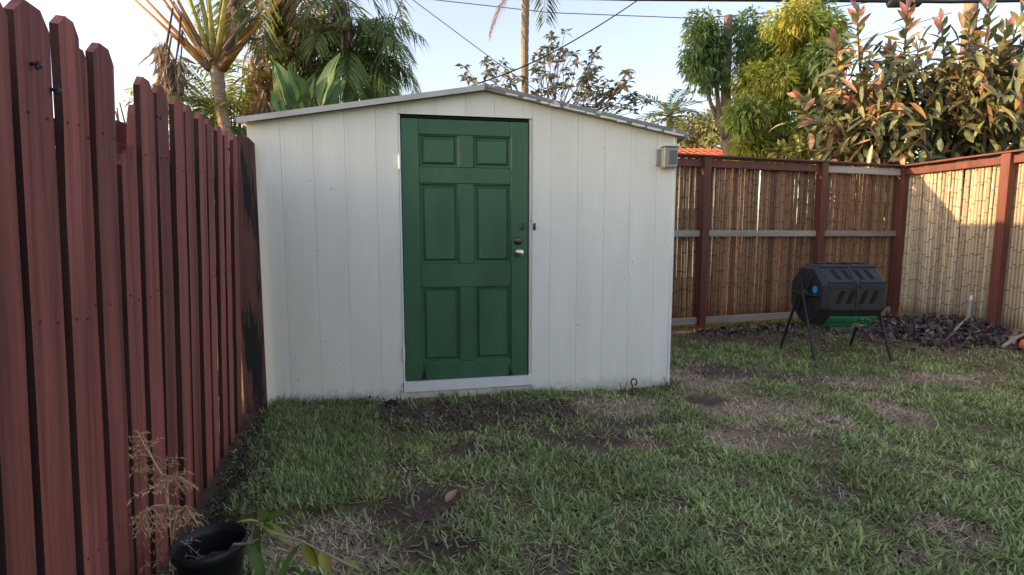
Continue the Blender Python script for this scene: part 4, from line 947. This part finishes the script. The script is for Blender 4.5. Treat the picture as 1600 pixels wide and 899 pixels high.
# --- clumping palms between
def clump(px, Y, py, nf, flen, col, label, name='clumping_palm', spread=.45, ll=.42, lw=.035, elev=(.25, 1.45), az=None):
    base = ground_pt(px, Y); r = empty(name, base); tag(r, label, 'palm tree', 'clumping palms behind the shed'); tz = at(px, py, Y).z
    for k in range(6):
        a = k * 1.05 + random.random(); q = base + Vector((math.cos(a) * spread * .5, math.sin(a) * spread * .5, 0)); trunk([q - Vector((0, 0, .1)), q.lerp(Vector((q.x + math.cos(a) * .1, q.y, tz)), .6), Vector((q.x + math.cos(a) * .2, q.y + math.sin(a) * .2, tz))], [.05, .045, .035], 'palmbark', r, base, 'stem', n=8)
    for k in range(nf):
        a = k * 2.4 + random.uniform(-.3, .3); f = k / nf; h = tz + random.uniform(-1.0, .15) * (0.3 + f)
        q = Vector((base.x + math.cos(a) * spread * .5, base.y + math.sin(a) * spread * .5, h)); e = elev[1] * (1 - f) + elev[0] * f
        put('frond', frond(q, a, e, flen * random.uniform(.75, 1.15), random.uniform(1.0, 2.0), 30, ll, lw, np.array(col) * random.uniform(.75, 1.3), .55, .015), M['leaf'], r, base)
clump(372, 9.7, 180, 38, 1.35, (0.338, 0.378, 0.088), 'yellow green feathery palm clump behind the picket fence')
clump(315, 9.0, 205, 12, 1.0, (0.108, 0.169, 0.068), 'low dark palm tuft just above the picket fence tops', spread=.3)
clump(480, 10.4, 90, 26, 1.6, (0.243, 0.270, 0.081), 'olive palm clump right of the slender palm trunk')
# --- broad dense palm, right end of that group
base = ground_pt(548, 10.0)
bp = palm('bushy_palm', base, at(546, 95, 10.0), 'dense dark green palm with drooping fronds above the shed left slope', 34, 1.55, (.19, .27, .095), .13, .12, (-.5, 1.35), (1.5, 2.5), .46, .034, nl=40, ldroop=.9)
for (px, py, a_) in ((560, 130, .0), (575, 110, -.3), (540, 140, 3.4), (590, 150, -.5), (565, 150, -1.2), (520, 120, 3.6), (560, 60, .3), (515, 70, 2.6), (530, 55, 2.0), (585, 95, .2), (552, 160, -1.4), (500, 100, 2.9)):
    put('frond', frond(at(px - 12, py, 10.0), a_, random.uniform(.3, 1.0), random.uniform(.6, 1.0), 2.2, 30, .4, .034, np.array((0.135, 0.189, 0.068)) * random.uniform(.7, 1.5), .9), M['leaf'], bp, base)
# --- banana-like plant with big paddle leaves
yb = 8.3; base = ground_pt(470, yb); bn = empty('banana_plant', base); tag(bn, 'banana plant with big green paddle leaves above the shed roof edge', 'plant')
M['banana'] = leafmat('banana_leaf', .35, .45, (.085, .17, .065), .35, .3, 3.0)
def bigleaf(name, mat, par, org, p, q, W, fold=.2, wav=.05, up=(0, -1, 0), droop=.2):
    L = (q - p).length; V, Fc = biglobe(L, W, fold, droop, 12, wav, .85); m = frame(q - p, up=up)
    b = MB(); b.v = [tuple(m @ Vector(v) + p) for v in V]; b.f = Fc; o = b.build(name, M[mat], par, org, smooth=True)
    q2 = MB(); q2.tube([m @ Vector((L * s, 0, -droop * L * s * s + .004)) + p for s in (0, .3, .6, .95)], [.014, .011, .008, .003], 5); q2.build('midrib', M['banana'], o, org)
for (x0, y0, x1, y1, W, u) in ((462, 172, 423, 84, .38, (.3, -1, 0)), (448, 168, 420, 108, .30, (-.6, -1, .2)), (500, 170, 517, 78, .40, (-.5, -1, .3)), (505, 175, 533, 120, .26, (.4, -1, 0)), (480, 175, 455, 105, .34, (.5, -1, .1)), (470, 180, 485, 112, .30, (0, -1, .2)), (495, 178, 512, 130, .22, (0, -1, 0)), (440, 180, 428, 130, .26, (.2, -1, 0))):
    p0 = at(x0, y0, yb + random.uniform(-.2, .2)); bigleaf('leaf', 'banana', bn, base, p0, at(x1, y1, yb - .1 + random.uniform(-.3, .3)), W * .78, .3, .09, u)
    b = MB(); b.tube([base, p0], [.05, .02], 7); b.build('stem', M['banana'], bn, base)
# --- far tall palm right of the ridge
yb = 12.5; base = ground_pt(821, yb); top = at(824, -120, yb)
pa = palm('tall_palm', base, top, 'tall bare palm trunk rising behind the shed roof peak', 14, 2.6, (.06, .10, .035), .085, .085, (-.3, 1.2), ll=.5, midp=at(820, 70, yb))
put('dead_frond', frond(at(815, -40, yb), math.pi, -.9, 1.5, .5, 30, .35, .04, (.36, .25, .17), .8, scol=(.3, .2, .13), t0=.05), M['deadleaf'], pa, base)
# --- sparse tree behind the shed right slope
def rosette_tree(base, fork, tips, label, Y, nleaf=8, L=(.10, .155), col=(.20, .215, .15), name='sparse_tree'):
    r = empty(name, base); tag(r, label, 'tree'); trunk([base - Vector((0, 0, .2)), base.lerp(fork, .6), fork], [.07, .055, .045], 'bark', r, base)
    b = MB(); P = []; D = []
    for px, py in tips:
        q = at(px, py, Y + random.uniform(-.5, .5)); h = fork.lerp(q, random.uniform(.4, .55)) + Vector((0, 0, -.12)) + rnd3(.06); b.tube([fork + rnd3(.03), h, q.lerp(h, .4) + rnd3(.03), q], [.014, .009, .006, .004], 5)
        subs = [q] + [q + rnd3(.13) for _ in range(random.choice([1, 2, 3]))]
        for s_ in subs:
            if s_ is not q: b.tube([h.lerp(q, .6), s_], [.006, .004], 4)
            for k in range(nleaf): a = k * 2.4; P.append(s_ + rnd3(.012)); D.append(Vector((math.cos(a), math.sin(a), random.uniform(-.3, .8))))
    b.build('branches', M['darkbark'], r, base); n = len(P)
    put('crown', [leafset(np.array(P), np.array(D), RNG.normal(0, .3, (n, 3)) + np.array([0, 0, 1]), RNG.uniform(*L, n), RNG.uniform(.045, .065, n), RNG.uniform(0, .6, n), np.array(col) * RNG.uniform(.6, 1.5, (n, 1)))], M['glossleaf'], r, base)
YS = 7.8
tips = [(736, 125), (760, 118), (785, 98), (797, 108), (775, 130), (800, 130), (745, 135)] + [(848, 76), (860, 80), (873, 74), (888, 84), (840, 100), (870, 100), (900, 98), (918, 100), (925, 115), (935, 108), (915, 128), (890, 120), (865, 122), (850, 118), (880, 138), (905, 140), (838, 125), (855, 140), (925, 135), (840, 145)] + \
    [(982, 128), (972, 135), (960, 140), (945, 137), (955, 150), (975, 152), (988, 160), (968, 168), (935, 150), (920, 148), (945, 162), (990, 175), (905, 155), (930, 170)]
rosette_tree(ground_pt(858, YS), at(860, 200, YS), tips, 'sparse tree with star shaped leaf clusters behind the shed roof', YS)
# --- small distant palm and bushes
base = ground_pt(1048, 19.0)
palm('small_palm', base, at(1046, 185, 19.0), 'small distant palm crown seen past the shed right eave', 18, 1.25, (.15, .19, .06), .12, .1, (-.3, 1.2), (.9, 1.8), .5, .05, nl=22, ldroop=.3)
def leafcloud(cents, per, L, W, cols, spread, droop=.5, out=None, hang=.5, flat=1.0):
    P = []; D = []; Cc = []
    for c, cen, cc in cents:
        k = per; X = RNG.normal(0, 1, (k, 3)); X /= np.linalg.norm(X, axis=1, keepdims=True); rad = spread * RNG.uniform(.3, 1, (k, 1)) ** .5
        P.append(np.array(c) + X * rad * np.array([1, 1, flat])); o = X + (np.array(c) - np.array(cen)) * .35; o[:, 2] -= hang; D.append(o + RNG.normal(0, .4, (k, 3))); Cc.append(np.array(cc) * RNG.uniform(.6, 1.4, (k, 1)))
    P = np.concatenate(P); D = np.concatenate(D); Cc = np.concatenate(Cc); n = len(P); N_ = RNG.normal(0, .6, (n, 3)) + np.array([0, 0, 1])
    return leafset(P, D, N_, RNG.uniform(*L, n), RNG.uniform(*W, n), RNG.uniform(0, droop, n), Cc)
def shrub(px0, px1, py0, py1, Y, nc, per, col, label, L=(.1, .2), name='shrub', depth=1.0, spread=.35):
    base = ground_pt((px0 + px1) / 2, Y); r = empty(name, base); tag(r, label, 'bush'); cen = at((px0 + px1) / 2, (py0 + py1) / 2, Y); cents = []; b = MB()
    for k in range(nc):
        q = at(random.uniform(px0, px1), random.uniform(py0, py1), Y + random.uniform(-depth, depth)); cents.append((tuple(q), tuple(cen), np.array(col) * random.uniform(.6, 1.5)))
        if k % 4 == 0: b.tube([base + rnd3(.1) * Vector((1, 1, 0)).length * .5, (base + q) / 2 + rnd3(.1), q], [.03, .02, .008], 5)
    put('crown', [leafcloud(cents, per, L, (.05, .1), None, spread)], M['leaf'], r, base); b.build('stem', M['bark'], r, base)
shrub(1058, 1120, 196, 236, 19.0, 40, 60, (0.285, 0.292, 0.150), 'pale flowering bush beside the orange tiled roof', depth=.8, spread=.5)
shrub(1100, 1128, 184, 232, 18.0, 16, 60, (0.225, 0.247, 0.112), 'olive bush just left of the cut tree trunk', depth=.5)
shrub(1225, 1345, 228, 262, 10.0, 30, 50, (.22, .24, .07), 'low yellow green bush just above the bamboo fence', depth=.5, spread=.25)
# --- lopped tree with bare trunk
YL = 11.5; base = ground_pt(1146, YL); r = empty('lopped_tree', base); tag(r, 'tree with sawn-off bare trunk and slim leafy left limb', 'tree')
trunk([base - Vector((0, 0, .2)), at(1142, 245, YL), at(1134, 190, YL), at(1134, 130, YL), at(1138, 25, YL)], [.2, .16, .115, .10, .085], 'bark', r, base)
trunk([at(1139, 225, YL), at(1124, 195, YL - .1), at(1121, 150, YL - .1), at(1120, 90, YL - .1), at(1112, 40, YL - .1)], [.10, .065, .045, .03, .012], 'bark', r, base, 'limb')
trunk([at(1128, 205, YL), at(1110, 160, YL - .15), at(1104, 130, YL - .2), at(1098, 80, YL - .2)], [.06, .04, .03, .012], 'bark', r, base, 'limb')
cents = []
for k in range(58):
    yy = random.triangular(18, 138, 75); w = 24 * math.sin(math.pi * min(1, max(.12, (yy - 5) / 160))) ** .6; xx = 1102 + random.uniform(-1, .8) * w
    cents.append((tuple(at(xx, yy, YL + random.uniform(-.5, .4))), tuple(at(1106, 80, YL)), random.choice([(0.150, 0.240, 0.090), (0.120, 0.203, 0.083), (0.195, 0.285, 0.090)])))
for k in range(12): cents.append((tuple(at(random.uniform(1150, 1178), random.uniform(32, 80), YL + random.uniform(-.3, .5))), tuple(at(1165, 60, YL)), (0.150, 0.240, 0.083)))
put('crown', [leafcloud(cents, 80, (.08, .16), (.03, .05), None, .25, .8)], M['leaf'], r, base)
# --- dense tree
YM = 11.0; base = ground_pt(1215, YM); r = empty('dense_tree', base); tag(r, 'large dense tree with drooping yellow green leaves behind the bamboo fence', 'tree')
trunk([base - Vector((0, 0, .2)), at(1218, 200, YM), at(1222, 100, YM)], [.2, .16, .09], 'bark', r, base)
b = MB(); cents = []
for (lx_, ly_, lr_) in ((1238, 22, 26), (1278, 48, 24), (1214, 58, 22), (1185, 92, 28), (1245, 85, 32), (1290, 92, 18), (1170, 128, 20), (1212, 138, 34), (1266, 138, 30), (1166, 180, 16), (1196, 190, 30), (1250, 198, 32), (1288, 178, 18), (1174, 230, 20), (1226, 238, 30), (1278, 232, 22), (1262, 20, 20)):
    yo = random.uniform(-.75, .55); lob = at(lx_, ly_, YM + yo); rad_ = lr_ * YM / F_PX; m = random.random()
    lc = (.50, .56, .13) if m < .5 else ((.36, .46, .13) if m < .85 else (.20, .31, .12))
    b.tube([at(1220, min(235, ly_ + 45), YM), (at(1220, ly_ + 30, YM) + lob) / 2, lob], [.05, .03, .012], 6)
    for k in range(15):
        v_ = rnd3(1).normalized(); q = lob + Vector((v_.x, v_.y, v_.z * .85)) * rad_ * random.uniform(.6, 1.0)
        w_ = random.random(); cc = np.array(lc) * random.uniform(.75, 1.25) if w_ < .8 else np.array((.44, .42, .11)); cents.append((tuple(q), tuple(lob), tuple(cc)))
        if k % 4 == 0: b.tube([lob, q], [.012, .005], 4)
b.build('branches', M['bark'], r, base)
put('crown', [leafcloud(cents, 120, (.09, .18), (.03, .05), None, .24, .7, hang=.35)], M['leaf'], r, base)
# --- rubber trees: big leaves, each its own piece
RL = []
for nm, c in (('rubber_leaf_green', (.12, .155, .07)), ('rubber_leaf_olive', (.22, .21, .085)), ('rubber_leaf_bronze', (.36, .20, .11)), ('rubber_leaf_red', (.36, .16, .115)), ('rubber_leaf_yellow', (.50, .34, .08))):
    M[nm] = leafmat(nm, .12, .35, c, .5, .3); V, Fc = biglobe(1, .40, .14, .15, 6, 0, .9); me = mk('leaf', np.array(V), Fc, None, True); me.materials.append(M[nm]); RL.append(me)
def rubber(base, tips, label, Y):
    r = empty('rubber_tree', base); tag(r, label, 'tree', 'rubber trees behind the bamboo fence'); b = MB(); P = []; D = []; cnt = 0
    hub = [base + Vector((random.uniform(-.3, .3), random.uniform(-.2, .2), random.uniform(.6, 1.3))) for _ in range(4)]
    for h in hub: b.tube([base - Vector((0, 0, .2)), base.lerp(h, .5), h], [.06, .05, .04], 7)
    for (px, py, dx, dy) in tips:
        q = at(px, py, Y + random.uniform(-.5, .4)); dirv = (Vector((dx, random.uniform(-.35, .15), dy))).normalized(); Ls = random.uniform(.8, 1.15); s = q - dirv * Ls; h = min(hub, key=lambda v: (v - s).length)
        b.tube([h, h.lerp(s, .5) + Vector((0, 0, -.08)), s, q - dirv * Ls * .5, q], [.03, .024, .018, .014, .008], 6)
        a = random.random() * 6; n = 24
        side = dirv.orthogonal().normalized(); bi = dirv.cross(side)
        for k in range(n):
            f = (k + .4) / n; a += 2.4; p = s + dirv * Ls * f; spread = 1.25 - .95 * f ** 1.5
            d = dirv * math.cos(spread) + (side * math.cos(a) + bi * math.sin(a)) * math.sin(spread); d.z -= .18 * (1 - f); d.normalize()
            L = random.uniform(.24, .36) * (1 - .3 * f); w = random.random(); me = RL[3] if f > .9 or (f > .8 and w < .4) else (RL[4] if w < .03 else (RL[2] if w < .22 else (RL[1] if w < .55 else RL[0])))
            if cnt < 296:
                o = bpy.data.objects.new('leaf', me); COL.objects.link(o); o.parent = r; m = frame(d, up=dirv if f < .8 else (0, -1, .3), roll=random.uniform(-.5, .5)); m.translation = p - base
                o.matrix_local = m @ Matrix.Scale(L, 4); cnt += 1
            else: P.append(p); D.append(d)
        for k in range(150): P.append(s + rnd3(.32) - dirv * random.uniform(0, .4)); D.append(rnd3(1) + Vector((0, -.3, -.5)))
    b.build('stem', M['darkbark'], r, base); n = len(P)
    o = put('inner_foliage', [leafset8(np.array(P), np.array(D), RNG.normal(0, .6, (n, 3)) + np.array([0, -.3, 1]), RNG.uniform(.2, .34, n), RNG.uniform(.065, .10, n), RNG.uniform(0, .5, n), np.where(RNG.random((n, 1)) < .25, np.array([[.30, .18, .10]]), np.array([[.15, .165, .075]])) * RNG.uniform(.5, 1.6, (n, 1)))], M['glossleaf'], r, base); o['kind'] = 'stuff'
YR = 8.9
rubber(ground_pt(1375, YR), [(1338, 14, -.3, 1), (1304, 62, -.35, 1), (1245, 150, -1, .45), (1328, 152, -.2, 1), (1388, 78, -.3, 1), (1418, 12, -.25, 1), (1402, 95, .2, 1), (1270, 190, -1, .2), (1310, 205, -.5, .4), (1360, 190, 0, .8), (1372, 140, .1, 1), (1390, 205, .3, .6), (1420, 140, .3, 1), (1335, 235, -.3, .4), (1290, 225, -1, .1), (1425, 230, .2, .3), (1350, 110, -.1, 1), (1380, 240, 0, .4), (1440, 60, .2, 1), (1435, 180, 0, .6)],
       'rubber tree with red leaf tips above the bamboo fence corner', YR)
rubber(ground_pt(1535, YR - .2), [(1470, 30, -.3, 1), (1545, 5, 0, 1), (1520, 70, -.5, 1), (1575, 40, .2, 1), (1600, 10, .3, 1), (1610, 90, .5, .8), (1500, 110, -.6, .8), (1550, 130, 0, 1), (1590, 160, .4, .6), (1480, 175, -.7, .6), (1530, 190, 0, .7), (1570, 215, .3, .4), (1610, 220, .6, .3), (1495, 230, -.6, .2), (1540, 240, 0, .3), (1460, 130, -.5, 1), (1515, 30, -.2, 1), (1620, 150, .6, .7), (1470, 215, -.4, .4), (1600, 60, .2, 1), (1640, 40, .4, 1), (1650, 180, .6, .4)],
       'rubber tree with golden lit leaves at the right edge above the fence', YR - .2)
# --- utility pole and cables
YP = 15.0; base = ground_pt(1487, YP); r = empty('utility_pole', base); tag(r, 'wooden utility pole standing behind the rubber trees', 'utility pole')
b = MB(); b.tube([base - Vector((0, 0, .3)), Vector((base.x, base.y, 9.2))], [.19, .15], 14); b.build('pole', M['polewood'], r, base, smooth=True)
b = MB(); b.box(base.x - 1.1, base.x + 1.1, base.y - .26, base.y - .16, 8.6, 8.72); b.build('crossarm', M['polewood'], r, base)
def cable(pts, rad, label, mat='cable', sag=0.0):
    P = []
    for i in range(len(pts) - 1):
        for k in range(12): f = k / 12; q = pts[i].lerp(pts[i + 1], f); q.z -= sag * 4 * f * (1 - f); P.append(q)
    P.append(pts[-1]); b = MB(); b.tube(P, rad, 6); o = b.build('overhead_cable', M[mat], None, smooth=True); tag(o, label, 'cable', 'overhead cables')
def dirpt(px, py, Y): return at(px, py, Y)
cable([dirpt(745, 131, 5.3), dirpt(860, 84, 5.6), dirpt(1003, -4, 6.2), dirpt(1500, -320, 8)], .007, 'black cable rising from the shed roof peak to the upper right', sag=.02)
cable([dirpt(560, -55, 9), dirpt(645, 0, 9), dirpt(782, 102, 9), dirpt(850, 150, 9.2)], .007, 'thin wire slanting down to the sparse tree behind the shed', 'wire')
cable([dirpt(400, -40, 20), dirpt(680, 0, 20), dirpt(860, 20, 20), dirpt(1090, 29, 20), dirpt(1300, 12, 20), dirpt(1800, -60, 20)], .016, 'thin wire crossing the sky behind the tall palm trunk', 'wire')
cable([dirpt(650, -60, 11), dirpt(628, 0, 11), dirpt(600, 76, 11), dirpt(578, 140, 11.2)], .011, 'dark wire dropping steeply behind the bushy palm', 'cable')
cable([dirpt(640, -80, 11), dirpt(627, 0, 11), dirpt(616, 146, 11), dirpt(612, 230, 11)], .006, 'thin pale wire dropping to the shed left roof slope', 'wire')
cable([dirpt(400, -14, YP - .3), dirpt(990, -1, YP - .3), dirpt(1300, 1, YP - .3), dirpt(1487, 3, YP - .3), dirpt(1900, -4, YP - .3)], .045, 'thick black cable bundle running along the top edge of the picture')
cable([dirpt(1300, 60, 16), dirpt(1325, 70, 16), dirpt(1420, 40, 16), dirpt(1487, 20, 16)], .012, 'thin wire between the rubber tree branches', 'wire')
cable([dirpt(1070, 166, 22), dirpt(1105, 157, 22), dirpt(1300, 120, 22)], .018, 'short low wire seen right of the small distant palm', 'wire')
b = MB(); p0 = at(1386, 5, YP - .3); p1 = at(1440, 4, YP - .3); b.tube([p0, p0.lerp(p1, .08), p0.lerp(p1, .92), p1], [.05, .12, .12, .05], 12); o = b.build('splice_case', M['cable'], None, smooth=True); tag(o, 'black splice case hanging on the thick cable bundle', 'splice case')
# --- neighbour's house with orange tile roof
q0 = at(1060, 247, 14.0); q1 = at(1150, 247, 14.0)
nbh = empty('neighbour_house', ((q0.x + q1.x) / 2 - 1.2, 16.0, 0)); tag(nbh, 'neighbour house with orange barrel tile roof behind the bamboo fence', 'house')
W_, zE, zR = 2.6, q0.z - .08, q0.z + .50
b = MB(); b.box(-W_ + .2, W_ - .2, -1.6, 1.9, -.1, zE); b.build('wall', M['stucco'], nbh)
b = MB(); b.add([(-W_, -2, zE), (W_, -2, zE), (W_ - .3, 0, zR), (-W_ + .3, 0, zR), (W_, 2.2, zE), (-W_, 2.2, zE)], [(0, 1, 2, 3), (3, 2, 4, 5), (0, 3, 5), (1, 4, 2), (5, 4, 1, 0)]); rf = b.build('roof', M['tile'], nbh)
tb_ = MB(); V_ = []; n = 6
for (t_, yy, zz) in ((0, 0, 0), (1, 2.0 * 1, 0)): 
    for k in range(n + 1): a = math.pi * k / n; V_.append((-.085 * math.cos(a), yy, .075 * math.sin(a)))
tme = mk('roof_tile', np.array(V_) * np.array([1, .2, 1]), [[k, k + 1, n + 1 + k + 1, n + 1 + k] for k in range(n)], None, True); tme.materials.append(M['tile'])
sl_ = math.atan2(zR - zE, 2.0); rows = 5
for i in range(int(2 * W_ / .2)):
    for j in range(rows):
        x_ = -W_ + .12 + i * .2; f = j / rows
        if abs(x_) > W_ - .12 - .3 * f: continue
        o = bpy.data.objects.new('roof_tile', tme); COL.objects.link(o); o.parent = rf; o.location = (x_, -2 + 2 * f - .02, zE + (zR - zE) * f + .012 + .004 * (j % 2)); o.rotation_euler = (sl_ - .02, 0, 0)
for x_ in (-1.2, 1.0):
    b = MB(); b.box(x_ - .45, x_ + .45, -1.64, -1.605, .9, 1.9); w_ = b.build('window', M['trimwhite'], nbh)
    b = MB(); b.box(x_ - .4, x_ + .4, -1.65, -1.641, .95, 1.85); b.build('pane', M['lens'], w_)
SC.render.engine = 'CYCLES'
